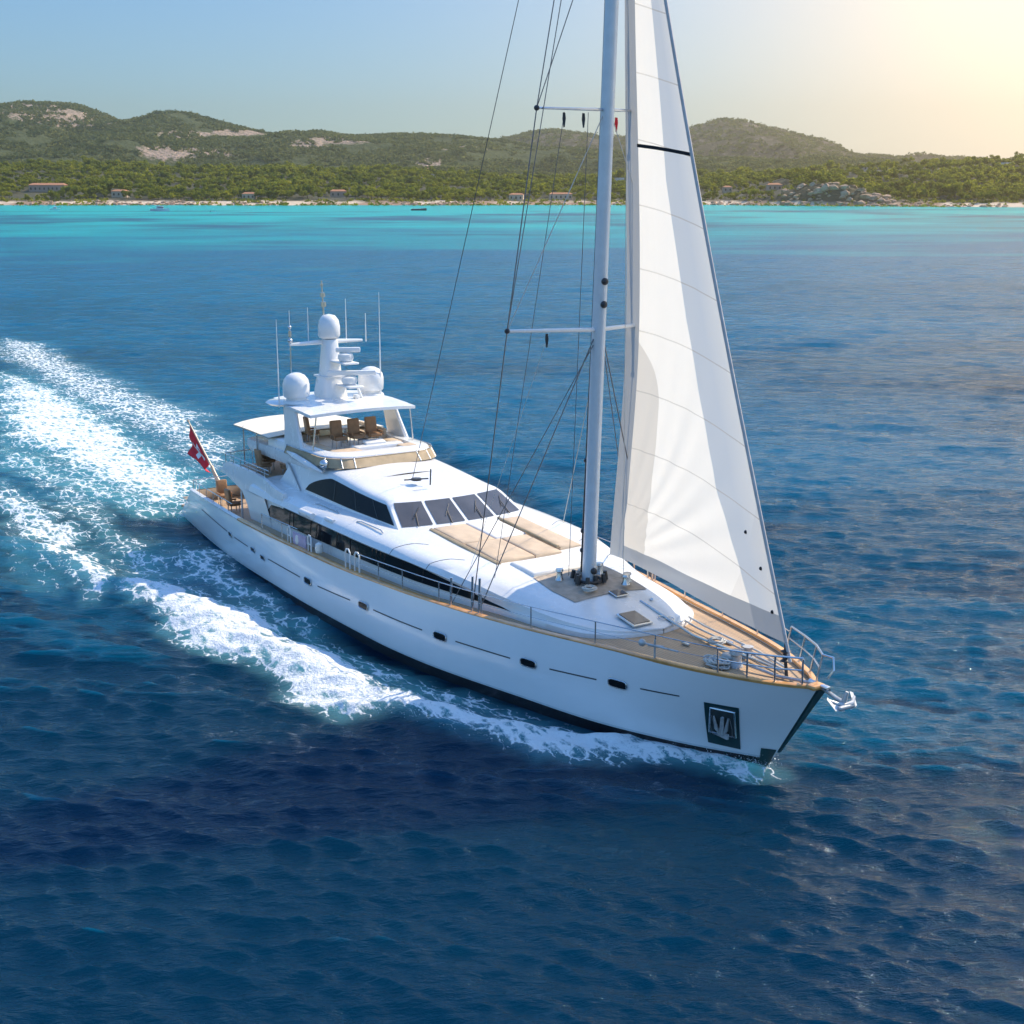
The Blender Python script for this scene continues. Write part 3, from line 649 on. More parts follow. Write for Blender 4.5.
def on_hull(s, z, off=.02, side=-1):                  # point on the topside at given s, z
    zz = float(zs(s)); k = 1 + z/zz; a, b_ = float(stern_s(z)), float(stem_s(z)); u = (s - a)/(b_ - a)
    zz = float(zs(3.1 + u*39.86)); k = 1 + z/zz
    p = Vector(hull_pt(u, k, side)); q = Vector(hull_pt(min(1, u + .004), k, side)); r = Vector(hull_pt(u, k + .03, side))
    n = (q - p).cross(r - p).normalized()
    if n.y*side < 0: n = -n
    return p + n*off
def hull_patch(quad, off, n=6):                       # quad (s,z) bl br tr tl
    out = []
    for i in range(n + 1):
        row = []
        for j in range(n + 1):
            a, c = i/n, j/n
            s_ = (1-a)*((1-c)*quad[0][0] + c*quad[1][0]) + a*((1-c)*quad[3][0] + c*quad[2][0]); z_ = (1-a)*((1-c)*quad[0][1] + c*quad[1][1]) + a*((1-c)*quad[3][1] + c*quad[2][1])
            row.append(on_hull(s_, z_, off))
        out.append(row)
    return out
for i, (s_, z_) in enumerate(((10.4, 1.33), (13.6, 1.34), (14.8, 1.26), (19.7, 1.4), (24.3, 1.53), (29.2, 1.58), (33.4, 1.66), (37.0, 1.86))):
    wd, h = (.22, .085) if i < 3 else (.30, .11)
    q = [(s_ - wd, z_ - h), (s_ + wd, z_ - h*1.15), (s_ + wd*.95, z_ + h), (s_ - wd*1.05, z_ + h)]
    p = MB().grid(hull_patch(q, .035, 4)).build('porthole', Y_GL, hull)
    ring = [on_hull(s_ + wd*1.12*math.copysign(abs(math.cos(a))**.5, math.cos(a)), z_ + h*1.2*math.copysign(abs(math.sin(a))**.5, math.sin(a)), .035) for a in np.linspace(0, 2*math.pi, 25)]
    MB().tube(ring, .022, 6, False).build('porthole_rim', Y_STEEL, hull)
for s0, s1, z0, z1 in ((5.2, 9.9, 1.42, 1.36), (11.0, 12.9, 1.33, 1.33), (15.4, 18.9, 1.34, 1.38), (20.6, 23.3, 1.42, 1.5), (25.0, 28.2, 1.54, 1.57), (30.0, 32.6, 1.6, 1.63), (34.3, 36.2, 1.68, 1.8), (37.8, 39.1, 1.90, 1.97)):
    MB().grid([[on_hull(s0 + (s1-s0)*i/24, z0 + (z1-z0)*i/24 + d, .012) for d in (-.022, .022)] for i in range(25)]).build('recess_line', Y_LINE, hull)
# anchor pocket on the starboard bow, stem plates
MB().grid(hull_patch([(39.65, .53), (40.49, .46), (40.83, 1.98), (39.84, 1.96)], .025, 8)).build('anchor_pocket', Y_GREEN, hull)
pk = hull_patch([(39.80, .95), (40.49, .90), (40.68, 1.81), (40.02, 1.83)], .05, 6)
rim = pk[0] + [r[-1] for r in pk[1:]] + pk[-1][::-1][1:] + [r[0] for r in pk[::-1][1:]]
MB().tube(rim, .035, 6, False).build('pocket_frame', Y_STEEL, hull)
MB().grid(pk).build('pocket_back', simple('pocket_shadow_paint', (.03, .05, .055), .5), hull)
b = MB(); oh = on_hull
b.tube([oh(40.33, 1.62, .14), oh(40.18, 1.05, .17)], [.055, .075])
for sx in (-1, 1):
    b.grid([[oh(40.17 + sx*x + .16*zz, 1.0 + zz, .08 + d + e) for (x, zz, d) in ((.02, -.04, .05), (.26, -.04, .02), (.29, .26, .04), (.25, .62, .02), (.17, .30, .07), (.03, .14, .09))] for e in (0, .03)])
    b.tube([oh(40.18, 1.0, .12), oh(40.20 + sx*.13, 1.2, .14), oh(40.28 + sx*.2, 1.6, .11)], [.07, .065, .025])
b.box(oh(40.15, .98, .1), (.55, .08, .16)); b.build('stowed_anchor', Y_GALV, hull)
MB().grid(hull_patch([(40.86, .05), (41.12, .05), (41.46, .66), (41.06, .64)], .02, 5)).build('stem_shoe', Y_GREEN, hull)
MB().grid([[Vector(hull_pt(1, 1 + k, 1)) + Vector((dx, dy, 0)) for dx, dy in ((-.02, .03), (.05, .06), (.05, .06 + .36*k), (-.10 - .3*k, .10 + .34*k), (-.10 - .3*k, .05 + .2*k))] for k in np.linspace(.18, .96, 8)]).build('stem_plate', Y_GREEN, hull)
# decks
def zdk(s): s = np.asarray(s, float); return zs(s) - .09 - .62*(1 - sstep(s, 11.3, 11.9))
SS = np.concatenate([np.linspace(2.6, 11.3, 20), np.linspace(11.4, 12, 6), np.linspace(12.3, 38, 60), np.linspace(38.2, 42.85, 26)])
SSd = np.concatenate([np.linspace(1.2, 2.4, 4), SS])
MB().grid([[(s, t*(max(float(bs(s)) - .07, .01)), float(zdk(s)) + .03*(1 - t*t)) for t in np.linspace(-1, 1, 13)] for s in SSd]).build('teak_deck', Y_TEAK, yacht)
b = MB()
for sd_ in (-1, 1): b.grid([[(s, sd_*(float(bs(s)) - .13*min(1, float(bs(s))*3)), float(zdk(s)) - .05), (s, sd_*(float(bs(s)) - .13*min(1, float(bs(s))*3)), float(zs(s)))] for s in SS])
b.grid([[(2.62 + (z_-1.3)*.9, t*3.5, z_) for t in (-1, 1)] for z_ in (1.25, 1.96)])
b.build('bulwark_lining', Y_W, yacht)
def cap(s0, s1, name, mat, w0=.13):
    b = MB()
    for sd_ in (-1, 1):
        rows = []
        for s in np.linspace(s0, s1, 70):
            B, z = float(bs(s)), float(zs(s)); i = min(w0, B*.9)
            rows.append([(s, sd_*(B + .035), z - .05), (s, sd_*(B + .045), z + .03), (s, sd_*(B - .01), z + .06), (s, sd_*(B - i), z + .055), (s, sd_*(B - i - .01), z - .03)])
        b.grid(rows)
    return b.build(name, mat, yacht)
cap(11.5, 42.94, 'cap_rail', Y_CAP, .17); cap(3.1, 11.5, 'stern_cap_rail', Y_W, .16)
MB().box((42.86, 0, 3.08), (.36, .5, .16), bev=.07).build('stem_head', Y_CAP, yacht)
# lower deckhouse, lofted
H = {k: v for k, v in dict(
 w0=([11.4, 14, 22, 26, 29, 31.3, 33, 34.6, 35.3, 35.8, 36.05], [3.9, 4.05, 4.12, 3.95, 3.45, 2.98, 2.78, 2.4, 1.9, 1.1, .02]),
 zb=([11.4, 16, 22, 27, 29, 31.3, 36.05], [2.68, 2.74, 2.84, 2.88, 2.86, 2.84, 2.86]),
 zt=([11.4, 22, 26, 28.9, 31.3, 36.05], [3.42, 3.47, 3.47, 3.18, 2.88, 2.88]),
 w3=([11.4, 14, 22, 26, 29, 31.3, 33, 34.6, 35.3, 35.8, 36.05], [4.1, 4.16, 4.2, 4.0, 3.46, 2.94, 2.68, 2.2, 1.7, .95, .015]),
 z3=([11.4, 22, 26, 29, 31.3, 33, 35, 36.05], [3.52, 3.56, 3.53, 3.27, 2.97, 2.92, 2.90, 2.88]),
 w4=([11.4, 14, 22, 26, 29, 31.3, 33, 34.6, 35.3, 35.8, 36.05], [3.75, 3.75, 3.72, 3.5, 3.05, 2.62, 2.4, 1.95, 1.45, .8, .012]),
 z4=([11.4, 22, 26, 29, 31.3, 33, 35, 36.05], [3.88, 3.90, 3.83, 3.58, 3.30, 3.15, 2.98, 2.90]),
 w5=([11.4, 22, 24, 26, 29, 31.3, 33, 34.6, 35.3, 35.8, 36.05], [3.02, 3.02, 2.95, 2.75, 2.4, 2.1, 1.95, 1.5, 1.1, .6, .01]),
 z5=([11.4, 22, 23.6, 26, 29, 31.3, 33, 35, 36.05], [4.02, 4.04, 4.0, 3.86, 3.66, 3.42, 3.25, 3.04, 2.92]),
 z6=([11.4, 22, 23.6, 26, 29, 32, 33, 35, 36.05], [4.08, 4.08, 4.02, 3.80, 3.62, 3.52, 3.40, 3.12, 2.94])).items()}
def hs(s):
    g = {k: float(pch(s, *v)) for k, v in H.items()}; zd = float(zdk(max(s, 12.0)))-.04
    base = [(g['w0'], zd), (g['w0'] - .01, g['zb']), (g['w0'] - .04, g['zt']), (g['w3'], g['z3'])]
    m1 = ((g['w3'] + g['w4'])/2 + .09, (g['z3'] + g['z4'])/2 + .05); m2 = ((g['w4'] + g['w5'])/2 + .05, (g['z4'] + g['z5'])/2 + .05)
    return base + [m1, (g['w4'], g['z4']), m2, (g['w5'], g['z5']), (g['w5']*.93, g['z5'] + .03), (g['w5']*.5, (g['z5'] + g['z6'])/2 + .03), (0, g['z6'])], g
HSS = np.concatenate([np.linspace(11.5, 33, 60), np.linspace(33.2, 36.05, 22)])
rows = []
for s in HSS:
    p, g = hs(s); sx = lambda i: -.55*(1 - (i/3 if i < 4 else 1)) if False else 0
    rows.append([(s, -t, z) for t, z in p] + [(s, t, z) for t, z in p[-2::-1]])
b = MB().grid(rows); b.f.append(tuple(range(len(rows[0]))))
house = b.build('deckhouse', Y_W, yacht, 38)
for sd_ in (-1, 1):
    g_ = []
    for s in np.linspace(13.2, 31.5, 74):
        p, g = hs(s); a0 = sstep(s, 13.2, 14.1); zb_, zt_ = g['zb'], g['zt']
        zb_ = zb_ + (1 - a0)*.30*0; lo = zb_; hi = zb_ + (zt_ - zb_)*(.25 + .75*a0)
        if s > 31: hi = lo + (hi - lo)*max(.1, (31.5 - s)/.5)
        g_.append([(s, sd_*(g['w0'] + .015 - .04*(z - g['zb'])/max(.05, g['zt'] - g['zb'])), z) for z in np.linspace(lo, hi, 4)])
    wb = MB().grid(g_).build('saloon_window_band', Y_GL, house)
    if sd_ < 0:
        for s in (16.3, 19.0, 21.7, 24.4, 27.0):
            p, g = hs(s); MB().tube([(s, sd_*(g['w0'] + .02), g['zb']), (s, sd_*(g['w0'] - .02), g['zt'])], .018, 6).build('window_joint', Y_BLK, wb)
MB().tube([(17.3, -4.18, 3.72), (18.5, -4.2, 3.74)], [.13, .13], 10).build('side_lamp_housing', Y_W, house)
MB().tube([(19.4, -4.02, 3.80), (20.1, -4.02, 3.80)], [.1, .1], 10).build('vent', Y_W, house)
for s0, ds in ((24.9, .7), (27.2, .6)):                # moulding seams over the shoulder
    for sd_ in (-1, 1):
        P_ = []
        for k in np.linspace(0, 1, 18):
            p, g = hs(s0 + ds*k*k); q = p[3:8]; x_ = k*(len(q) - 1); a = min(int(x_), len(q) - 2); f = x_ - a
            P_.append((s0 + ds*k*k, sd_*(q[a][0]*(1-f) + q[a+1][0]*f), q[a][1]*(1-f) + q[a+1][1]*f + .004))
        MB().tube(P_, .012, 5).build('moulding_seam', Y_LINE, house)
for s0 in (17.4, 21.2): MB().tube([(s0, -3.55, 3.99), (s0 + .3, -3.5, 4.03), (s0 + 1.9, -3.5, 4.03), (s0 + 2.2, -3.55, 3.97)], .022, 6).build('grab_rail', Y_STEEL, house)
# wheelhouse
def ztop(s): return 5.36 - .42*float(sstep(s, 15.5, 22.5))
def wh_w(f, s=18): return float(np.interp(f, [0, .1, .72, .86, .93, .975, 1], [3.06, 3.03, 2.72, 2.58, 2.36, 1.9, 1.2]))*(1 - .05*float(sstep(s, 19, 23.5)))
def wh_sf(f): return float(np.interp(f, [0, .1, .80, .9, .95, .98, 1], [23.9, 23.75, 22.5, 22.2, 21.8, 21.0, 19.5]))
def wh_z(f, s): return 3.98 + f*(ztop(s) - 3.98)
def wh_side(s, f, sd_, off=0): return (s, sd_*(wh_w(f, s) + off), wh_z(f, s) + off*.3)
def wh_front(tn, f, off=0):
    s = wh_sf(f) - .42*tn*tn; return (s + off*.6, tn*wh_w(f, s), wh_z(f, s) + off*.75)
FL = [0, .1, .3, .55, .72, .80, .86, .9, .93, .955, .975, .99, 1]
def wh_ring(f):
    e = wh_sf(f) - .42; ss = np.linspace(12.6 + .9*f, e, 26)
    return [wh_side(s, f, -1) for s in ss] + [wh_front(tn, f) for tn in np.linspace(-1, 1, 17)[1:-1]] + [wh_side(s, f, 1) for s in ss[::-1]]
rings = [wh_ring(f) for f in FL]; b = MB().grid(rings)
n = 26; top = rings[-1]; fr = top[n:n+15]
b.grid([[Vector(top[i])*(1-q) + Vector(top[-1 - i])*q + Vector((0, 0, .05*math.sin(math.pi*q))) for q in np.linspace(0, 1, 9)] for i in range(n)])
b.f.append(tuple(len(b.v) + k for k in range(0))) if False else None
o_ = len(b.v); b.add([top[n-1]] + fr + [top[n+15]], [tuple(range(17))])
aft = [r[0] for r in rings] + [r[-1] for r in rings[::-1]]; b.add(aft, [tuple(range(len(aft)))])
wheel = b.build('wheelhouse', Y_W, yacht, 45)
for sd_ in (-1, 1):
    g_ = []
    for v in np.linspace(0, 1, 40):
        top_f = .13 + .60*min(1, (v/.30))**.55 if v < .30 else .73
        row = []
        for q in np.linspace(0, 1, 6):
            f = .12 + (top_f - .12)*q; s1 = wh_sf(f) - .42 - .22; row.append(wh_side(15.3 + v*(s1 - 15.3), f, sd_, .02))
        g_.append(row)
    wb = MB().grid(g_).build('side_window', Y_GL, wheel)
    for v in (.36, .62, .84):
        MB().grid([[wh_side(15.3 + (v + d)*(wh_sf(f) - .64 - 15.3), f, sd_, .032) for d in (-.004, .004)] for f in np.linspace(.12, .73, 6)]).build('window_joint', Y_BLK, wb)
for k in range(4):
    a0, a1 = -.97 + k*.485 + .028, -.97 + (k+1)*.485 - .028
    pn = MB().grid([[wh_front(a0 + (a1 - a0)*c, f, .025) for c in np.linspace(0, 1, 6)] for f in np.linspace(.10, .80, 6)]).build('windscreen_pane', Y_WS, wheel)
    m_ = (a0 + a1)/2 + .1
    MB().tube([wh_front(m_ - .1, .06, .06), wh_front(m_ - .06, .45, .08)], .018, 6).tube([wh_front(m_ - .13, .30, .07), wh_front(m_ + .03, .62, .07)], .014, 6).build('wiper', Y_DARK, pn)
b = MB()
for sx in (-1, 1): pass
MB().tube([(13.0, -2.80, 5.42), (14.0, -2.92, 5.40), (15.3, -2.93, 5.27), (16.6, -2.84, 5.12)], [.05, .14, .15, .05], 8).build('roof_fin', Y_W, wheel)
MB().tube([(16.6, -2.72, 5.1), (16.6, -2.72, 5.35)], .06).ball((16.62, -2.74, 5.45), .2, 9).build('searchlight', Y_STEEL, wheel)
MB().tube([(20.6, -.5, 5.2), (20.6, -.5, 5.28)], .22, 10).tube([(21.3, -.25, 5.1), (21.28, -.2, 5.75)], .03).tube([(20.3, -.9, 5.2), (20.9, -.1, 5.28)], .03).build('stay_deck_fitting', Y_DARK, wheel)
# fly bridge
def ring_u(s0, s1, w, r, z, n=8):
    p = [(s0, -w, z)] + [(s1 - r + r*math.sin(a), -w + r - r*math.cos(a), z) for a in np.linspace(0, math.pi/2, n)]
    return p + [(x, -y, zz) for x, y, zz in p[::-1]]
b = MB()
o0 = ring_u(8.5, 15.8, 2.68, .8, 4.78); o1 = ring_u(8.3, 15.9, 2.76, .8, 5.02); o2 = ring_u(8.3, 15.9, 2.74, .8, 5.30); o3 = ring_u(8.5, 15.8, 2.6, .8, 5.40)
b.grid([o0, o1, o2, o3], close_v=True); b.add(o3, [tuple(range(len(o3)))]); b.add(o0, [tuple(range(len(o0)))[::-1]])
fly = b.build('flybridge_deck', Y_W, yacht, 45)
c0 = ring_u(10.6, 17.15, 2.68, 1.25, 5.33); c1 = ring_u(10.6, 17.05, 2.64, 1.25, 5.68); c2 = ring_u(10.6, 16.95, 2.58, 1.2, 5.74); c3 = ring_u(10.7, 16.2, 2.05, 1.0, 5.76); c4 = ring_u(10.7, 16.15, 2.0, 1.0, 5.38)
MB().grid([c0, c1, c2, c3, c4]).build('flybridge_coaming', Y_W, fly, 50)
d0 = ring_u(12.6, 17.5, 2.78, 1.3, 5.30, 12); d1 = ring_u(12.8, 17.2, 2.72, 1.3, 5.66, 12); d2 = ring_u(12.8, 17.12, 2.66, 1.3, 5.66, 12); d3 = ring_u(12.6, 17.3, 2.7, 1.3, 5.30, 12)
MB().grid([d0, d1, d2, d3]).build('canvas_windbreak', Y_CANV, fly, 50)
b = MB()
for i in (0, 4, 8, 11, 13, 16, 19, 25): b.tube([d0[i], d1[i], Vector(d1[i]) + Vector((0, 0, .06))], .022, 6)
b.tube([Vector(q) + Vector((0, 0, .05)) for q in d1], .018, 6); b.build('windbreak_rail', Y_STEEL, fly)
MB().box((13.0, 0, 5.42), (5.6, 4.3, .05)).build('flybridge_sole', Y_NON, fly)
MB().box((15.3, .5, 5.62), (.7, 2.4, .40), bev=.12).box((15.2, .4, 5.88), (.45, 1.0, .14), Matrix.Rotation(R(12), 3, 'Y'), .05).build('helm_console', Y_W, fly)
MB().box((14.9, .2, 5.99), (.3, .8, .03), Matrix.Rotation(R(-20), 3, 'Y')).build('instrument_panel', Y_GL, fly)
MB().box((12.0, 1.7, 5.6), (2.6, .6, .36), bev=.1).box((12.0, 1.97, 5.82), (2.6, .18, .5), bev=.08).build('settee', Y_CUSH, fly)
for c, sz in (((14.4, 1.75, 5.58), (1.0, .6, .3)), ((11.0, -1.5, 5.6), (.6, 1.2, .36)), ((15.7, -1.2, 5.58), (.9, 1.3, .34)), ((14.0, -1.75, 5.60), (1.7, .55, .36)), ((16.0, 1.6, 5.62), (.6, .8, .36))):
    MB().box(c, sz, bev=.1).build('seat_cushion', Y_CUSH, fly)
# hard top, arch legs
b = MB(); prof = []
for s in np.linspace(10.3, 15.35, 16):
    q = (s - 10.3)/5.05; wv = 2.2 + .38*min(1, q*2.2); row = []
    for t in np.linspace(-1, 1, 13): row.append((s - .28*t*t*(q > .85)*1.0, t*wv, 7.40 + .12*(1 - t*t) - .10*q*q + .05*(1-q)))
    prof.append(row)
low = [[(x, y, z - .13) for x, y, z in r] for r in prof]
b.grid(prof); b.grid(low)
edge = lambda G: G[0] + [r[-1] for r in G[1:]] + G[-1][::-1][1:] + [r[0] for r in G[::-1][1:-1]]
b.grid([edge(prof), edge(low)], close_v=True)
hard = b.build('hardtop', Y_W, yacht, 50)
for sd_ in (-1, 1):
    P = []
    for (s0, s1, t0, t1, z) in ((12.5, 14.5, 2.50, 2.72, 5.30), (12.5, 14.2, 2.5, 2.70, 5.7), (12.35, 13.6, 2.42, 2.60, 6.6), (12.1, 13.2, 2.36, 2.52, 7.36)):
        P.append([(s0, sd_*t0, z), (s1, sd_*t0, z), (s1 + .05, sd_*(t0 + t1)/2, z), (s1, sd_*t1, z), (s0, sd_*t1, z)])
    MB().grid(P, close_v=True).build('arch_leg', Y_W, hard, 30)
for sd_ in (-1, 1): MB().tube([(15.05, sd_*2.3, 7.25), (15.0, sd_*2.5, 5.55)], .035, 8).build('hardtop_post', Y_STEEL, hard)
for (s, t, z) in ((12.3, -1.95, 7.50), (11.9, 2.0, 7.46)):
    d_ = MB().lathe((s, t, z), [(.0, .30), (.54, .22), (.585, .28), (.60, .55), (.60, .78), (.55, 1.0), (.40, 1.19), (.2, 1.29), (.0, 1.32)], 26).build('satellite_dome', Y_W, hard, 60)
    MB().lathe((s, t, z), [(.0, -.05), (.62, -.05), (.58, .06), (.46, .12), (.46, .22), (.0, .22)], 22).build('dome_base', Y_W, d_, 40)
MB().lathe((11.6, -2.35, 7.42), [(0, -.14), (.55, -.10), (.72, 0), (.6, .08), (0, .1)], 20, 1.2, 1).build('dome_shelf', Y_W, hard)
b = MB()
for z0, z1, a0, a1 in ((7.4, 8.45, .80, .60), (8.5, 10.15, .52, .34)):
    b.grid([[(11.75 + (z - 7.4)*.02 + math.copysign(abs(math.cos(q))**.6, math.cos(q))*a*1.05, math.copysign(abs(math.sin(q))**.6, math.sin(q))*a*.85, z) for q in np.linspace(0, 2*math.pi, 20, endpoint=False)] for z, a in ((z0, a0), (z1 - .06, a1 + .03), (z1, a1), (z1, .01))], close_v=True)
b.box((11.78, 0, 8.46), (1.30, 1.05, .08)); radar = b.build('radar_mast', Y_W, yacht, 40)
MB().lathe((11.78, 0, 10.16), [(.3, 0), (.44, .05), (.5, .16), (.5, .55), (.44, .85), (.28, 1.05), (.0, 1.12)], 24).build('satellite_dome', Y_W, radar, 60)
MB().tube([(11.6, -1.9, 9.98), (11.7, 0, 10.03), (11.6, 1.75, 9.98)], [.06, .12, .06], 8).build('crosstree', Y_W, radar)
MB().tube([(11.35, 0, 10.1), (11.35, -.1, 12.75)], [.05, .03]).lathe((11.35, -.06, 12.0), [(.0, 0), (.11, .02), (.11, .2), (.0, .22)], 10).lathe((11.35, -.03, 11.55), [(.0, 0), (.12, .02), (.12, .24), (.0, .26)], 10).lathe((11.35, -.1, 12.5), [(.0, 0), (.06, .02), (.06, .12), (.0, .14)], 10).build('light_pole', Y_STEEL, radar)
for (z, L_, t0, sx) in ((9.25, 1.1, .15, 1.0), (8.2, 2.2, .3, 1.15)):
    rb = MB().box((12.85*1.0 + .1*sx, t0, z - .05), (1.5*sx, .75, .09), bev=.04).lathe((13.1, t0, z), [(0, 0), (.30, .02), (.36, .16), (.33, .32), (.15, .38), (0, .38)], 18).build('radar_shelf', Y_W, radar, 45)
    MB().box((13.15, t0 + .1, z + .52), (.20, L_, .22), Matrix.Rotation(R(-25), 3, 'Z'), .05).tube([(13.15, t0 + .1, z + .36), (13.15, t0 + .1, z + .5)], .09).build('radar_scanner', Y_W, rb)
for (s, t, z0, z1, r) in ((11.6, -.95, 9.9, 11.6, .022), (11.6, .95, 9.9, 11.9, .026), (11.6, 1.95, 9.9, 11.2, .03), (11.6, -1.85, 9.9, 11.5, .02)): MB().tube([(s, t, z0), (s, t, z1)], [r, r*.6], 6).build('antenna', Y_W, radar)
MB().tube([(11.6, -1.85, 7.5), (11.6, -1.85, 9.9)], .03).ball((11.6, -1.85, 10.15), .12, 8).lathe((11.6, -1.85, 10.3), [(.0, 0), (.07, .02), (.07, .3), (.0, .32)], 8).ball((11.6, -1.85, 10.75), .09, 8).build('light_cluster', Y_STEEL, radar)
for (s, t, z0, z1) in ((12.2, -2.75, 7.3, 11.2), (12.4, 2.25, 7.45, 12.2)): MB().tube([(s, t, z0), (s, t, z0 + 1.4), (s, t, z1)], [.035, .03, .012], 6).build('whip_antenna', Y_W, hard)
MB().tube([(12.9, 1.0, 7.5), (12.75, .85, 8.05)], [.08, .05]).box((12.95, .7, 7.6), (.3, .2, .2), bev=.05).build('horn', Y_W, hard)
# upper aft deck
b = MB(); od = ring_u(7.2, 13.4, 3.65, .4, 3.86)
b = MB().box((10.3, 0, 3.72), (6.4, 7.5, .28), bev=.12); upd = b.build('upper_aft_deck', Y_W, yacht, 40)
MB().box((10.4, 0, 3.88), (5.9, 6.6, .04)).build('upper_deck_teak', Y_TEAK, upd)
for sd_ in (-1, 1):
    P = []
    for s in np.linspace(7.1, 15.2, 24):
        q = sstep(s, 7.1, 8.3); zt_ = 3.80 + .48*q - .25*sstep(s, 12.3, 15.2); zl = 3.70 - .55*sstep(s, 7.5, 11) + .25*sstep(s, 11.8, 15.2); w_ = 3.72 + .06*q + .22*float(sstep(s, 11, 14.5))
        P.append([(s, sd_*(w_ - .28), zl + .02), (s, sd_*(w_ + .05), zl), (s, sd_*(w_ + .08), (zl + zt_)/2), (s, sd_*w_, zt_), (s, sd_*(w_ - .16), zt_ + .01), (s, sd_*(w_ - .17), zl + .35)])
    b = MB().grid(P); b.f.append((0, 1, 2, 3, 4, 5)); b.f.append(tuple(23*6 + k for k in (5, 4, 3, 2, 1, 0))); b.build('upper_bulwark', Y_W, upd, 40)
    b = MB(); pts_ = [(s, sd_*3.7, 4.62) for s in np.linspace(7.9, 12.9, 12)]; b.tube(pts_, .025, 6); b.tube([(x, y, 4.45) for x, y, z in pts_], .014, 6)
    for q in pts_[::2]: b.tube([(q[0], q[1], 4.2), q], .02, 6)
    b.build('upper_deck_rail', Y_STEEL, upd)
    MB().grid([[(12.2, sd_*2.6, 4.9), (13.4, sd_*2.9, 4.9)], [(13.4, sd_*2.9, 4.1), (14.9, sd_*3.12, 4.1)], [(13.9, sd_*3.05, 3.9), (15.0, sd_*3.2, 3.9)]]).build('wing_panel', Y_W, upd)
b = MB(); b.tube([(7.7, -3.6, 4.62), (7.5, 0, 4.62), (7.7, 3.6, 4.62)], .025, 6)
for t in np.linspace(-3.3, 3.3, 7): b.tube([(7.55, t, 3.9), (7.55, t, 4.62)], .018, 6)
b.build('stern_rail', Y_STEEL, upd)
aw = [[(s + .5*abs(t)**3*(1-k), t*2.95*(1 - .10*(1 - k)), 5.80 + .16*(1 - t*t) - .1*(1-k)**2) for t in np.linspace(-1, 1, 11)] for k, s in zip(np.linspace(0, 1, 9), np.linspace(5.9, 11.3, 9))]
awn = MB().grid(aw).grid([[(x, y, z - .06) for x, y, z in r] for r in aw]).build('aft_awning', Y_CREAM, upd, 60)
for t, s in ((-2.6, 7.5), (2.6, 7.5), (-2.8, 9.6), (2.8, 9.6)): MB().tube([(s, t, 3.9), (s, t, 5.78)], .035, 8).build('awning_post', Y_STEEL, awn)
# saloon aft wall, stern fittings
MB().box((11.55, 0, 2.7), (.2, 7.5, 2.1)).build('saloon_bulkhead', Y_W, yacht)
MB().grid([[(11.43, t, z) for t in np.linspace(-2.6, 2.6, 5)] for z in (1.55, 3.35)]).build('saloon_doors', Y_GL, yacht)
for sd_ in (-1, 1):
    MB().tube([(9.3, sd_*3.55, 1.4), (9.3, sd_*3.55, 3.65)], .045, 10).build('deck_pillar', Y_W, yacht)
    MB().grid([[(11.4, sd_*4.0, 2.2), (13.9, sd_*4.05, 2.25)], [(11.2, sd_*4.05, 2.8), (13.7, sd_*4.07, 2.8)], [(10.4, sd_*4.0, 3.4), (13.3, sd_*4.1, 3.5)]]).build('side_wing', Y_W, yacht)
b = MB()
for sd_ in (-1, 1):
    pt = [(s, sd_*(float(bs(s)) - .1), float(zs(s)) + .5) for s in np.linspace(3.4, 10.4, 12)]
    b.tube(pt, .022, 6)
    for q in pt[::2]: b.tube([(q[0], q[1], q[2] - .5), q], .018, 6)
b.tube([(3.0, -3.6, 2.45), (2.85, 0, 2.5), (3.0, 3.6, 2.45)], .022, 6)
for t in np.linspace(-3.4, 3.4, 7): b.tube([(2.9, t, 1.9), (2.9, t, 2.48)], .018, 6)
b.build('aft_rail', Y_STEEL, yacht)
MB().box((3.5, .6, 1.62), (.7, 3.2, .4), bev=.12).build('aft_seat', Y_CUSH, yacht)
MB().box((.55, 0, .42), (1.9, 6.2, .16), bev=.07).build('swim_platform', Y_TEAK, yacht)
# ensign on its raked staff
fb, ft = Vector((2.7, -2.0, 2.0)), Vector((-.1, -2.55, 4.95))
st = MB().tube([fb, ft], [.06, .035], 8).ball(ft, .07, 8).tube([fb + Vector((0, 0, -.3)), fb + (ft - fb)*.28], [.11, .09]).build('ensign_staff', simple('varnished_staff', (.62, .42, .28), .3), yacht)
def flag_pt(a, c):                                    # a along hoist (0 top), c along fly
    p = ft + (fb - ft)*(.05 + .55*a); d = 1.55*c
    return Vector((p.x - d*.02 - .06*math.sin(c*9 + a*2), p.y + .16*math.sin(c*11 + a*3)*c - .02*d, p.z - d*(.98 - .5*a) + .05*math.sin(a*7 + c*5)))
G = [[flag_pt(a, c) for c in np.linspace(0, 1, 20)] for a in np.linspace(0, 1, 14)]
fl = MB().grid(G).build('ensign', Y_RED, st, 80)
sol = fl.modifiers.new('cloth', 'SOLIDIFY'); sol.thickness = .012; sol.offset = 0
def flag_off(a, c, o): 
    p = flag_pt(a, c); n = (flag_pt(a + .02, c) - p).cross(flag_pt(a, c + .02) - p).normalized(); return p + n*o
WHT = simple('white_bunting', (.8, .8, .8), .85)
for o in (-.02, .02):
    b = MB()
    b.grid([[flag_off(a, c, o) for c in np.linspace(.22, .78, 5)] for a in np.linspace(.40, .60, 4)]); b.grid([[flag_off(a, c, o*1.15) for c in np.linspace(.40, .60, 4)] for a in np.linspace(.2, .8, 5)])
    b.build('ensign_cross', WHT, fl, 80)
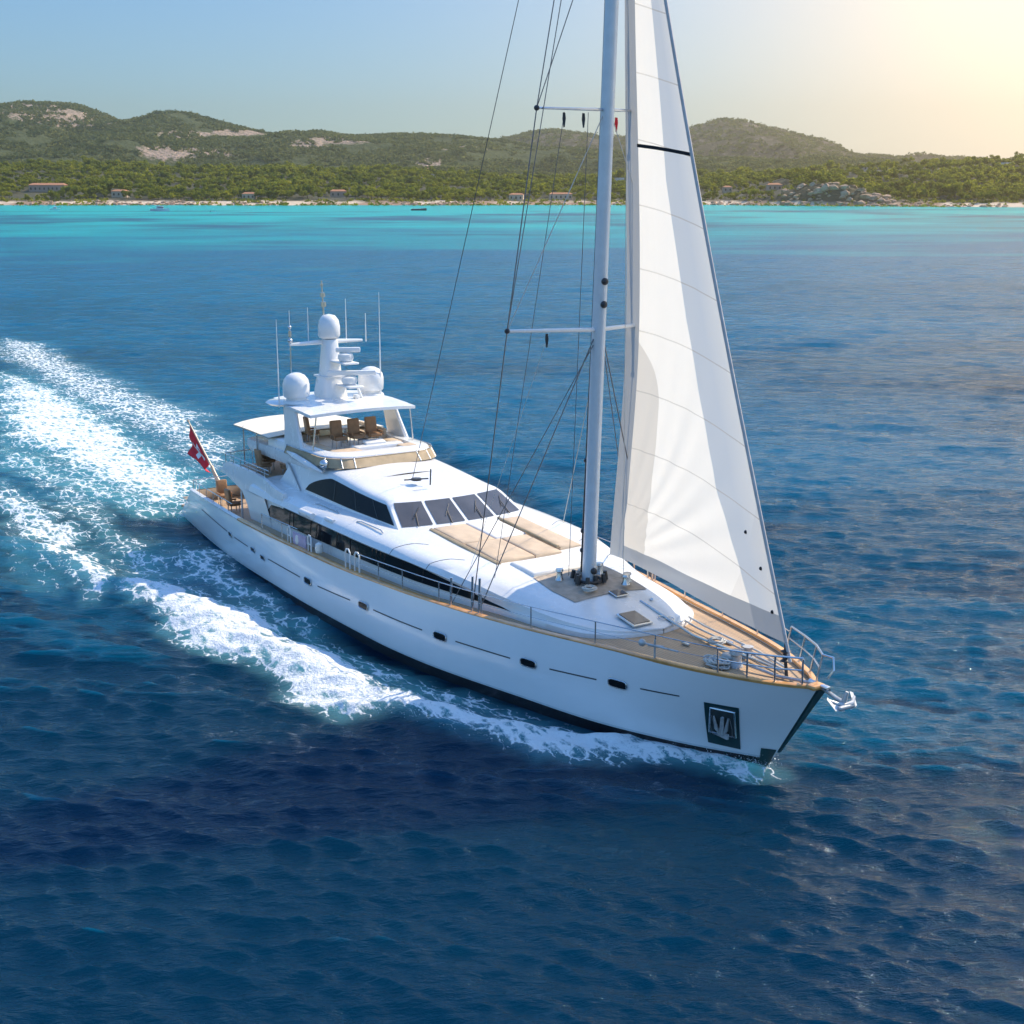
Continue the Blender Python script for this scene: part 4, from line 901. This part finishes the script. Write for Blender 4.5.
# foredeck
def pad(name, s0, s1, t0, t1, z0, z1, h, mat, parent=None):
    b = MB(); rows = []
    for (ins, hz) in ((.0, 0), (.0, h*.6), (.03, h*.85), (.09, h), (.3, h*1.03)):
        rows.append([(s, t, (z0 + (z1 - z0)*(s - s0)/(s1 - s0)) + hz) for (s, t) in ((s0+ins, t0+ins), ((s0+s1)/2, t0+ins), (s1-ins, t0+ins), (s1-ins, (t0+t1)/2), (s1-ins, t1-ins), ((s0+s1)/2, t1-ins), (s0+ins, t1-ins), (s0+ins, (t0+t1)/2))])
    b.grid(rows, close_v=True); o = len(b.v); b.add(rows[-1], [tuple(range(8))])
    return b.build(name, mat, parent or yacht, 50)
sp = pad('sunpad_plinth', 24.0, 28.75, -1.75, 2.2, 3.80, 3.50, .16, Y_CANV)
pad('sun_cushion', 24.05, 26.3, -1.7, -.3, 3.94, 3.80, .15, Y_CUSH, sp); pad('sun_cushion', 26.35, 28.7, -1.65, -.1, 3.80, 3.65, .15, Y_CUSH, sp)
pad('sun_cushion', 26.35, 28.7, -.05, 1.1, 3.80, 3.65, .15, Y_CUSH, sp); pad('sun_cushion', 24.2, 28.4, 1.25, 2.2, 3.93, 3.67, .17, Y_CUSH, sp)
pad('white_cushion', 24.05, 26.3, -.25, 1.15, 3.94, 3.80, .16, Y_WCUSH, sp)
MB().tube([(24.1, -1.82, 3.98), (26.5, -1.8, 3.83), (28.8, -1.72, 3.66)], .11, 8).tube([(24.2, 1.18, 4.12), (26.3, 1.17, 4.0), (28.4, 1.14, 3.86)], .06, 8).build('pad_bolster', Y_CANV, sp)
pad('deck_locker', 28.95, 30.5, -1.35, 1.35, 3.56, 3.48, .22, Y_NON)
def house_z(s, t):
    p, g = hs(s); q = p[4:][::-1]; return float(np.interp(abs(t), [a for a, _ in q], [z for _, z in q]))
MB().grid([[(s, t, house_z(s, t) + .025) for t in np.linspace(-1.55 + .1*abs(s - 31.9), 1.75 - .1*abs(s - 31.9), 13)] for s in np.linspace(30.55, 33.1, 14)]).build('mast_step_deck', simple('weathered_teak', (.44, .36, .28), .8, var=.25, scale=3, bump=.3), yacht)
for (s0, s1, t0, t1) in ((34.75, 35.75, -.95, -.05),):
    z = 3.10; h_ = MB().box((35.2, -.55, 3.15), (1.0, .8, .07), Matrix.Rotation(R(9), 3, 'Y'), .03).build('deck_hatch', Y_STEEL, yacht)
    MB().box((35.2, -.55, 3.19), (.84, .64, .03), Matrix.Rotation(R(9), 3, 'Y')).build('hatch_glass', Y_WS, h_)
h_ = MB().box((33.3, .25, 3.42), (.5, .55, .05), Matrix.Rotation(R(8), 3, 'Y'), .02).build('deck_hatch', Y_STEEL, yacht); MB().box((33.3, .25, 3.45), (.4, .45, .02), Matrix.Rotation(R(8), 3, 'Y')).build('hatch_glass', Y_WS, h_)
for s, t in ((35.45, .42), (35.6, .62)): MB().tube([(s + .13*math.cos(a), t + .13*math.sin(a), 3.08 - (s + .13*math.cos(a) - 35.5)*.18) for a in np.linspace(0, 6.28, 14)], .018, 6, False).build('deck_ring', Y_STEEL, yacht)
MB().tube([(33.9, 1.15, 3.2), (34.1, 1.05, 3.28)], .05).build('cleat', Y_STEEL, yacht)
# bow gear
zb_ = lambda s: float(zdk(s)) + .03
wl_ = MB().lathe((40.0, -.45, zb_(40)), [(.0, 0), (.24, 0), (.22, .1), (.12, .18), (.12, .32), (.2, .40), (.18, .5), (0, .52)], 16).box((39.7, -.35, zb_(39.7) + .16), (.5, .45, .32), bev=.08).lathe((39.55, .45, zb_(39.5)), [(.0, 0), (.2, 0), (.1, .15), (.17, .35), (0, .37)], 14).build('anchor_windlass', Y_GALV, yacht)
rc = np.random.default_rng(4); b = MB()
for k in range(16):
    a = rc.random()*6.28; rr = .12 + .25*rc.random(); cx, cy = 39.35 + .5*rc.random(), -1.05 + .35*rc.random()
    b.tube([(cx + rr*math.cos(a + q), cy + rr*.7*math.sin(a + q), zb_(39.5) + .05 + .012*k + .02*math.sin(3*q)) for q in np.linspace(0, 5.5, 14)], .03, 6)
b.build('coiled_warp', Y_ROPE, yacht)
b = MB()
b.tube([(40.3, -.45, zb_(40) + .2), (41.5, -.2, zb_(41.5) + .06), (42.8, .1, zb_(42.6) + .12)], .05, 6).build('anchor_chain', Y_GALV, yacht)
MB().tube([(34.0, .65, 3.25), (37.0, .45, 2.9), (40.2, .2, 3.05), (41.4, .05, 3.1)], .05, 8).build('bow_sheet_track', Y_STEEL, yacht)
for sx in (0, .32): MB().tube([(33.4, 2.1 - sx, 2.85), (36.5, 1.35 - sx, 2.92), (39.6, .85 - sx, 3.02), (41.3, .35 - sx*.5, 3.1)], .035, 6).build('furling_line', Y_ROPE, yacht)
b = MB()
for s, t in ((38.2, .9), (38.9, .95), (37.5, -.3)): b.box((s, t, zb_(s) + .06), (.35, .1, .1), bev=.03).tube([(s - .08, t, zb_(s)), (s - .08, t, zb_(s) + .1)], .05)
b.build('bow_cleats', Y_STEEL, yacht)
for sd_, ss_ in ((-1, (40.35, 41.2, 41.95, 42.6)), (1, (40.0, 41.0, 41.9, 42.7))):
    f_ = lambda s, h: (s + h*.12, sd_*(float(bs(s)) - .05 + h*.14), float(zs(s)) + .05 + h)
    e = (43.05, sd_*.16, 3.2)
    b = MB().tube([f_(ss_[0], 0), f_(ss_[0], .78), f_(ss_[1], .80), f_(ss_[2], .82), f_(ss_[3], .84)] + ([(43.1, sd_*.42, 3.92), (43.25, sd_*.3, 3.6), (43.1, sd_*.22, 3.35)] if sd_ > 0 else [f_(42.6, .45)]), .034, 8)
    b.tube([f_(ss_[0], .42), f_(ss_[1], .42), f_(ss_[2], .43), f_(ss_[3], .45)], .024, 8)
    for s in ss_[1:]: b.tube([f_(s, 0), f_(s, .82)], .03, 8)
    b.build('pulpit', Y_STEEL, yacht)
rk = MB().tube([(42.5, .12, 3.12), (43.2, .22, 3.0)], .07, 8).box((42.9, .12, 3.1), (.7, .2, .1), bev=.03).build('bow_roller', Y_STEEL, yacht)
b = MB().tube([(42.9, .25, 2.98), (43.35, .32, 2.82), (43.7, .36, 2.74)], [.06, .06, .07], 8)
for sx in (-1, 1):
    b.tube([(43.7, .36, 2.70), (43.66 + .08*sx, .36 + .24*sx, 2.74), (43.55 + .08*sx, .36 + .42*sx, 2.86)], [.07, .07, .03], 8)
    b.grid([[(43.7, .36 + .08*sx, 2.68), (43.8, .36 + .12*sx, 2.56)], [(43.6, .36 + .36*sx, 2.76), (43.74, .36 + .42*sx, 2.62)], [(43.42, .36 + .44*sx, 2.94), (43.48, .36 + .52*sx, 2.90)]])
b.box((43.74, .36, 2.66), (.14, .62, .13), bev=.05).tube([(43.62, .36, 2.74), (43.68, .42, 3.08)], [.09, .05], 8); b.build('bow_anchor', Y_GALV, yacht)
b = MB().tube([(38.0, -2.2, 3.35), (38.45, -1.95, 3.35)], .045, 8).tube([(37.75, -2.3, 3.38), (39.0, -1.85, 3.35)], .03, 8).ball((37.8, -2.28, 3.38), .12, 8).tube([(38.2, -2.1, 2.95), (38.2, -2.1, 3.55)], .035, 8); b.build('lashed_spare_anchor', Y_GALV, yacht)
# guard rails
b = MB()
stn = [14.4, 16.6, 24.9, 26.5, 28.7, 30.9, 33.2, 35.9, 38.2]
for sd_ in (-1, 1):
    q = lambda s, h: (s, sd_*(float(bs(s)) - .10), float(zs(s)) + h)
    for s in (stn if sd_ < 0 else [14.4, 17, 20, 23] + stn[2:]): 
        MB().tube([q(s, .02), q(s, .78)], .024, 8).build('stanchion', Y_STEEL, yacht)
    rail = MB()
    for h, r in ((.77, .018), (.42, .009)):
        ss_ = np.linspace(16.6 if sd_ > 0 else 23.4, 40.3, 50); rail.tube([q(s, h + .78*0) for s in ss_], r if h > .5 else r, 6)
    if sd_ < 0: rail.tube([q(s, .77) for s in np.linspace(14.4, 18.2, 8)], .018, 6)
    rail.build('guard_wire', Y_STEEL, yacht)
# boarding gate clutter on the starboard side deck
q = lambda s, h, i=.1: (s, -(float(bs(s)) - i), float(zs(s)) + h)
for s in (17.2, 19.2):
    MB().tube([q(s, 0), q(s, .62), q(s + .08, .72), q(s + .20, .72), q(s + .28, .62), q(s + .28, 0)], .03, 8).tube([q(s, .35), q(s + .28, .35)], .022, 8).build('boarding_hoop', Y_W, yacht)
for s in (22.5, 23.2): MB().tube([q(s, 0), q(s, .68), q(s + .08, .80), q(s + .24, .82), q(s + .34, .70), q(s + .34, 0)], .034, 8).build('boarding_hoop', Y_W, yacht)
MB().box(q(18.2, .30, .18), (1.2, .05, .5), Matrix.Rotation(R(1), 3, 'Z')).build('gate_panel', simple('lilac_dodger', (.46, .38, .52), .6), yacht)
for s in (18.0, 19.9): MB().lathe(q(s, .05, .25), [(0, 0), (.14, .05), (.17, .2), (.14, .4), (0, .48)], 12).build('fender', Y_WCUSH, yacht)
# ---------------- mast and rigging
def mx(z): return 31.9 + (z - 3.5)*.0435
mast = MB().grid([[(mx(z) + .30*sc*math.cos(a), .21*sc*math.sin(a), z) for a in np.linspace(0, 2*math.pi, 20, endpoint=False)] for z, sc in ((3.5, 1.0), (3.62, .98), (12, .95), (20, .9), (30, .82), (36, .62), (36.05, .02))], close_v=True).build('mast', Y_ANOD, yacht, 60)
MB().tube([(mx(3.6) - .36, -.05, 3.8), (mx(12) - .34, 0, 12), (mx(35) - .22, 0, 35)], .05, 6).build('mast_track', Y_DARK, mast)
for (z, s, r) in ((13.15, .30, .12), (13.9, .3, .12), (4.6, -.36, .10), (5.3, -.36, .10), (4.0, .35, .12), (7.8, -.36, .08)): MB().ball((mx(z) + s, -.05, z), r, 8).tube([(mx(z) + s*.6, -.05, z), (mx(z) + s, -.05, z)], .05).build('mast_fitting', Y_DARK, mast)
b = MB()
for k in range(9):
    a = k*.7; rr = .42 + .12*(k % 3); b.tube([(31.9 + rr*math.cos(a), rr*math.sin(a), 3.55), (31.9 + rr*.95*math.cos(a), rr*.95*math.sin(a), 3.85)], [.10, .07], 8)
b.tube([(31.9 + .5*math.cos(a), .42*math.sin(a), 3.62) for a in np.linspace(0, 6.28, 20)], .06, 6, False); b.build('mast_foot_gear', Y_DARK, mast)
for s, t, h in ((31.2, -.75, .4), (31.3, .9, .4), (32.9, .85, .35), (32.6, 1.15, .3)): MB().lathe((s, t, 3.55), [(0, 0), (.16, 0), (.11, .12), (.1, h*.7), (.15, h*.8), (.13, h), (0, h)], 14).build('winch', Y_STEEL, yacht)
SPR = {}
for z, hw, nm, r in ((12.3, 3.45, 'lo', .075), (19.3, 2.55, 'hi', .05)):
    s = mx(z)
    for sd_ in (-1, 1): SPR[nm, sd_] = (s - .25, sd_*hw, z + .12*(nm == 'lo'))
    sp_ = MB().tube([SPR[nm, -1], (s, 0, z), SPR[nm, 1]], [r*.7, r, r*.7], 8).build('spreader', Y_W if nm == 'lo' else Y_STEEL, mast)
    for sd_ in (-1, 1): MB().ball(SPR[nm, sd_], .09, 8).build('spreader_tip', Y_DARK, sp_)
def wire(name, a, b_, r=.016, mat=None, sag=0):
    a, b_ = Vector(a), Vector(b_); p = [a + (b_ - a)*k/8 + Vector((0, 0, -sag*math.sin(math.pi*k/8))) for k in range(9)]
    return MB().tube(p, r, 5).build(name, mat or Y_WIRE, mast)
top_ = (mx(35.5), 0, 35.5)
for sd_ in (-1, 1):
    ch = lambda s: (s, sd_*(float(bs(s)) - .14), float(zs(s)) + .05)
    wire('cap_shroud', ch(30.4), SPR['lo', sd_], .02); wire('cap_shroud', SPR['lo', sd_], SPR['hi', sd_], .02); wire('cap_shroud', SPR['hi', sd_], top_, .018)
    wire('lower_shroud', ch(30.7), (mx(12), sd_*.2, 12.0), .02); wire('lower_shroud', ch(29.3), (mx(11.8), sd_*.2, 11.8), .016)
    wire('diagonal_shroud', SPR['lo', sd_], (mx(19.1), sd_*.18, 19.1), .016, Y_ROPE); wire('diagonal_shroud', SPR['hi', sd_], (mx(26), sd_*.15, 26), .016)
    wire('intermediate_shroud', SPR['lo', sd_], (mx(33), sd_*.15, 33), .015)
    for s in (30.4, 30.75, 29.3): MB().tube([ch(s), Vector(ch(s)) + Vector((.05, -sd_*.0, 1.25 if s != 29.3 else 1.0))], .045, 8).build('rigging_screw', Y_STEEL, mast)
wire('topping_lift', (20.3, -.5, 5.25), (33.0, -.05, 35.5), .014)
wire('halyard', (29.8, -2.6, 3.2), (SPR['hi', -1][0], -1.5, 19.2), .011); wire('halyard', (31.4, -.5, 3.7), (mx(19.2), -.75, 19.2), .011); wire('halyard', (31.2, .3, 3.7), (mx(30) - .4, 0, 30), .012)
wire('halyard', (32.9, .75, 3.8), (mx(30) + .2, .1, 30), .012, Y_ROPE); wire('flag_halyard', (mx(12.2), -2.0, 12.3), (28.5, -2.9, 3.3), .008, Y_ROPE)
wire('check_stay', (24.5, 3.9, 2.7), (mx(12), .1, 12), .013, Y_ROPE)
for nm, t, z, mt in (('pennant', -1.7, 19.2, Y_DARK), ('pennant', -.95, 19.2, Y_DARK), ('pennant', .35, 19.1, Y_RED), ('pennant', -2.1, 12.3, Y_DARK)):
    s = mx(z); MB().grid([[(s - .05, t, z - .02), (s - .05, t + .10, z - .03)], [(s - .1, t + .02, z - .22), (s - .02, t + .10, z - .2)], [(s - .05, t + .03, z - .48), (s - .03, t + .07, z - .46)]]).build(nm, mt, mast)
# ---------------- headsail
TK, HDP, CL = Vector((41.6, 0, 4.0)), Vector((33.25, 0, 29.4)), Vector((30.45, 2.0, 3.9))
def luff(v): p = TK + (HDP - TK)*v; return p + Vector((-.30*math.sin(math.pi*v), 0, 0))
LE = ([0, .338, .733, 1], [30.45, 31.9, 32.48, 33.22])
def leech(v): z = CL.z + (HDP.z - CL.z)*v; return Vector((float(pch(v, *LE)), 2.0*(1 - v)**.8, z))
def sail(u, v):                                       # u 0 leech .. 1 luff
    a, b_ = leech(v), luff(v); p = a + (b_ - a)*u; ch = (b_ - a).length
    d = .085*ch*math.sin(math.pi*u**.75)*(.55 + .45*math.sin(math.pi*min(1, v*1.2 + .1)))
    foot = -.35*math.sin(math.pi*u)*(1 - sstep(v, 0, .06))
    rr = math.hypot(u*.9, v*2.4); th = math.atan2(v*2.4, u*.9 + 1e-6)
    crease = .012*math.sin(26*u + 9*v)*(1 - v) + .05*math.sin(th*34)*math.exp(-rr*2.2)*min(1, rr*6) + .02*math.sin(th*19 + 1)*math.exp(-rr*1.1)*min(1, rr*3)
    return p + Vector((0, d + crease, float(foot)))
nu, nv = 60, 160
G = [[sail(i/nu, j/nv*.995) for i in range(nu + 1)] for j in range(nv + 1)]
me = bpy.data.meshes.new('headsail')
me.from_pydata([tuple(q) for r in G for q in r], [], [(j*(nu+1)+i, j*(nu+1)+i+1, (j+1)*(nu+1)+i+1, (j+1)*(nu+1)+i) for j in range(nv) for i in range(nu)])
uvl = me.uv_layers.new(name='UVMap'); me.polygons.foreach_set('use_smooth', [True]*len(me.polygons))
met = []                                               # distances from leech and foot, metres
for j in range(nv + 1):
    for i in range(nu + 1):
        p = G[j][i]; met.append(((p - G[j][0]).length, (p - G[0][i]).length))
uvl.data.foreach_set('uv', [c for lp in me.loops for c in met[lp.vertex_index]])
uv2 = me.uv_layers.new(name='Cloth'); uv2.data.foreach_set('uv', [c for lp in me.loops for c in ((lp.vertex_index % (nu+1))/nu, (lp.vertex_index // (nu+1))/nv)])
def sail_mat():
    m = N('sailcloth'); m.t.nodes.remove(m.b)
    u1 = m.t.nodes.new('ShaderNodeUVMap'); u1.uv_map = 'UVMap'; u2 = m.t.nodes.new('ShaderNodeUVMap'); u2.uv_map = 'Cloth'
    a = m.t.nodes.new('ShaderNodeSeparateXYZ'); m.l(u1.outputs[0], a.inputs[0]); c = m.t.nodes.new('ShaderNodeSeparateXYZ'); m.l(u2.outputs[0], c.inputs[0])
    dl, df, U, V = a.outputs[0], a.outputs[1], c.outputs[0], c.outputs[1]
    strip = m.math('MAXIMUM', m.math('LESS_THAN', dl, .56), m.math('LESS_THAN', df, m.math('ADD', .50, m.math('MULTIPLY', U, .30))))
    # cross-cut seams, bowed
    vv = m.math('ADD', m.math('MULTIPLY', V, 25.0), m.math('MULTIPLY', U, .75))
    sm = m.math('LESS_THAN', m.math('FRACT', m.math('DIVIDE', vv, 2.05)), .022)
    tab = m.math('MULTIPLY', m.math('LESS_THAN', m.math('ABSOLUTE', m.math('SUBTRACT', m.math('ADD', V, m.math('MULTIPLY', U, .018)), .566)), .0022), m.math('GREATER_THAN', dl, .5))
    # blue-grey shade along the luff painted into the cloth colour, fading forward
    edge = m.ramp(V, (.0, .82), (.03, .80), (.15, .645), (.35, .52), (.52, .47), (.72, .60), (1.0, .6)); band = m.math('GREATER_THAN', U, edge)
    luff_shade = m.ramp(m.math('SUBTRACT', U, edge), (0.0, 0.0), (.004, 1.0))
    patch = m.math('MULTIPLY', m.math('LESS_THAN', df, 8.2), m.math('LESS_THAN', m.math('ADD', dl, m.math('MULTIPLY', m.math('POWER', m.math('MAXIMUM', m.math('SUBTRACT', df, 6.0), 0.0), 2.0), .28)), 1.75))
    clew = m.math('LESS_THAN', m.math('ADD', m.math('MULTIPLY', df, .8), m.math('MULTIPLY', m.math('SUBTRACT', 1.0, U), 9.0)), 3.4)
    n = m.noise(.9, 5, .6, u1.outputs[0]); fine = m.noise(1.0, 3, .5, m.mapv(u1.outputs[0], (6, .25, 1)))
    base = m.mix(m.math('ADD', m.math('MULTIPLY', n, .6), m.math('MULTIPLY', fine, .4)), (.80, .78, .74), (.88, .87, .84))
    col = m.mix(patch, base, (.64, .60, .55)); col = m.mix(m.math('MULTIPLY', clew, .6), col, (.66, .64, .62))
    col = m.mix(m.math('MULTIPLY', luff_shade, m.ramp(m.math('DIVIDE', m.math('SUBTRACT', U, edge), m.math('SUBTRACT', 1.0, edge)), (.45, 1.0), (.95, .25))), col, (.52, .61, .70)); col = m.mix(m.math('MULTIPLY', sm, .55), col, (.25, .24, .24))
    col = m.mix(strip, col, (.40, .44, .48)); col = m.mix(tab, col, (.02, .03, .04))
    tr = m.math('SUBTRACT', .54, m.math('ADD', m.math('MULTIPLY', luff_shade, .20), m.math('MULTIPLY', patch, .08)))
    tr = m.math('MULTIPLY', tr, m.math('SUBTRACT', 1.0, m.math('MAXIMUM', m.math('MULTIPLY', strip, .62), tab)))
    d = m.t.nodes.new('ShaderNodeBsdfDiffuse'); t = m.t.nodes.new('ShaderNodeBsdfTranslucent')
    m.l(col, d.inputs[0]); m.l(m.mix(.5, col, (.97, .93, .85)), t.inputs[0])
    bp = m.bump(m.math('ADD', m.math('MULTIPLY', sm, -.6), n), .25, .05); m.l(bp, d.inputs['Normal'])
    mx_ = m.t.nodes.new('ShaderNodeMixShader'); m.l(tr, mx_.inputs[0]); m.l(d.outputs[0], mx_.inputs[1]); m.l(t.outputs[0], mx_.inputs[2])
    m.l(mx_.outputs[0], m.out.inputs['Surface']); return m.m
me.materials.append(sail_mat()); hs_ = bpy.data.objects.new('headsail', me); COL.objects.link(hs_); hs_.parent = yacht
MB().tube([luff(v) + Vector((.03, 0, 0)) for v in np.linspace(-.02, 1, 40)], .055, 8).build('luff_foil', simple('luff_tape', (.55, .50, .47), .6), hs_)
MB().lathe((41.62, 0, 3.45), [(0, 0), (.16, .02), (.08, .08), (.08, .26), (.16, .32), (.06, .36), (.05, .6), (0, .6)], 14).tube([(41.7, 0, 3.0), (41.62, 0, 3.5)], .05).build('furling_drum', Y_DARK, hs_)
for u, v in ((.86, .11), (.93, .075), (.955, .03)):
    p = sail(u, v); n_ = (sail(u + .01, v) - p).cross(sail(u, v + .01) - p).normalized()
    if n_.y > 0: n_ = -n_
    MB().ball(p + n_*.01, .06, 8).build('sail_port', Y_BLK, hs_)
wire('jib_sheet', CL, (27.5, 3.9, 2.75), .022, Y_ROPE)
# ---------------- loose furniture (things that stand on the boat)
def chair(name, s, t, z, rz, lab, grp=None, sc=1.0, mat=None):
    x, y, _ = YW(s, t); r = tag(empty(name, (x, y, z), YROT + rz), lab, 'chair', grp); mt = mat or Y_BRN
    MB().box((0, 0, .44*sc), (.56*sc, .58*sc, .16*sc), bev=.06).build('seat', mt, r)
    MB().box((-.26*sc, 0, .82*sc), (.16*sc, .56*sc, .75*sc), Matrix.Rotation(R(-8), 3, 'Y'), .06).build('backrest', mt, r)
    for k in (-1, 1): MB().box((.02, k*.31*sc, .58*sc), (.5*sc, .08, .08), bev=.03).tube([(.2*sc, k*.31*sc, .42*sc), (.2*sc, k*.31*sc, .58*sc)], .03).build('armrest', mt, r)
    for a in (-1, 1):
        for c in (-1, 1): MB().tube([(a*.22*sc, c*.22*sc, 0), (a*.2*sc, c*.2*sc, .4*sc)], .03).build('leg', Y_STEEL, r)
chair('helm_chair', 13.6, -.55, 5.45, 0, 'brown high-backed helm chair on the flybridge, nearest the camera of the three', 'flybridge helm chairs', 1.02)
chair('helm_chair', 13.55, .35, 5.45, 0, 'middle one of three brown helm chairs under the hardtop', 'flybridge helm chairs', 1.02)
chair('helm_chair', 13.5, 1.25, 5.45, 0, 'farthest of three brown helm chairs under the hardtop', 'flybridge helm chairs', 1.02)
chair('lounge_chair', 11.6, -.9, 5.45, R(80), 'low brown lounge chair beside the starboard arch leg on the flybridge')
chair('deck_chair', 9.3, -2.2, 3.9, R(10), 'brown deck chair near the rail at the aft end of the upper deck')
chair('deck_chair', 11.3, -2.0, 3.9, R(180), 'brown deck chair on the upper aft deck backed against the wheelhouse end')
chair('deck_chair', 10.1, -2.7, 3.9, R(90), 'brown deck chair closest to the starboard rail of the upper aft deck')
chair('deck_chair', 9.2, .6, 3.9, R(0), 'brown deck chair in the shade under the cream awning')
def table(name, s, t, z, L_, W_, lab, mat):
    x, y, _ = YW(s, t); r = tag(empty(name, (x, y, z), YROT), lab, 'table')
    MB().box((0, 0, .72), (L_, W_, .06), bev=.03).build('table_top', mat, r); MB().tube([(0, 0, 0), (0, 0, .7)], [.16, .07], 10).build('pedestal', Y_STEEL, r)
table('deck_table', 10.3, -1.3, 3.9, 1.2, 1.6, 'pale table between the chairs on the upper aft deck', Y_CREAM)
table('flybridge_table', 12.5, .3, 5.45, .9, 1.0, 'small white table behind the helm chairs on the flybridge', Y_W)
table('cockpit_table', 6.5, -.6, 1.4, 1.6, 1.2, 'teak table on the aft main deck by the ensign', Y_CAP)
for s, t, rz, lab in ((4.6, -2.6, 0, 'brown chair by the starboard bulwark of the aft main deck'), (6.6, -2.9, R(90), 'brown chair below the overhang of the upper deck, beside the rail'), (5.2, -.6, 0, 'brown chair on the aft main deck nearest the ensign staff'), (7.9, -1.0, R(180), 'brown chair on the aft main deck under the upper deck edge')): chair('cockpit_chair', s, t, 1.4, rz, lab)

def coil(s, t, z, r, lab):
    x, y, _ = YW(s, t); b = MB()
    b.tube([(r*(.55 + .45*math.sin(k*.9)**2)*math.cos(k), r*(.55 + .45*math.sin(k*.9)**2)*math.sin(k), .03 + k*.0022) for k in np.linspace(0, 44, 150)], .022, 5)
    o = b.build('rope_coil', Y_ROPE); o.location = (x, y, z); o.rotation_euler = (0, 0, YROT); tag(o, lab, 'rope')
coil(31.0, .55, 3.58, .28, 'pale rope coiled behind the mast foot'); coil(32.7, -.55, 3.50, .26, 'pale rope coiled ahead of the mast foot on the near side'); coil(38.0, .55, 2.9, .3, 'pale rope coiled on the sunlit foredeck under the sail')
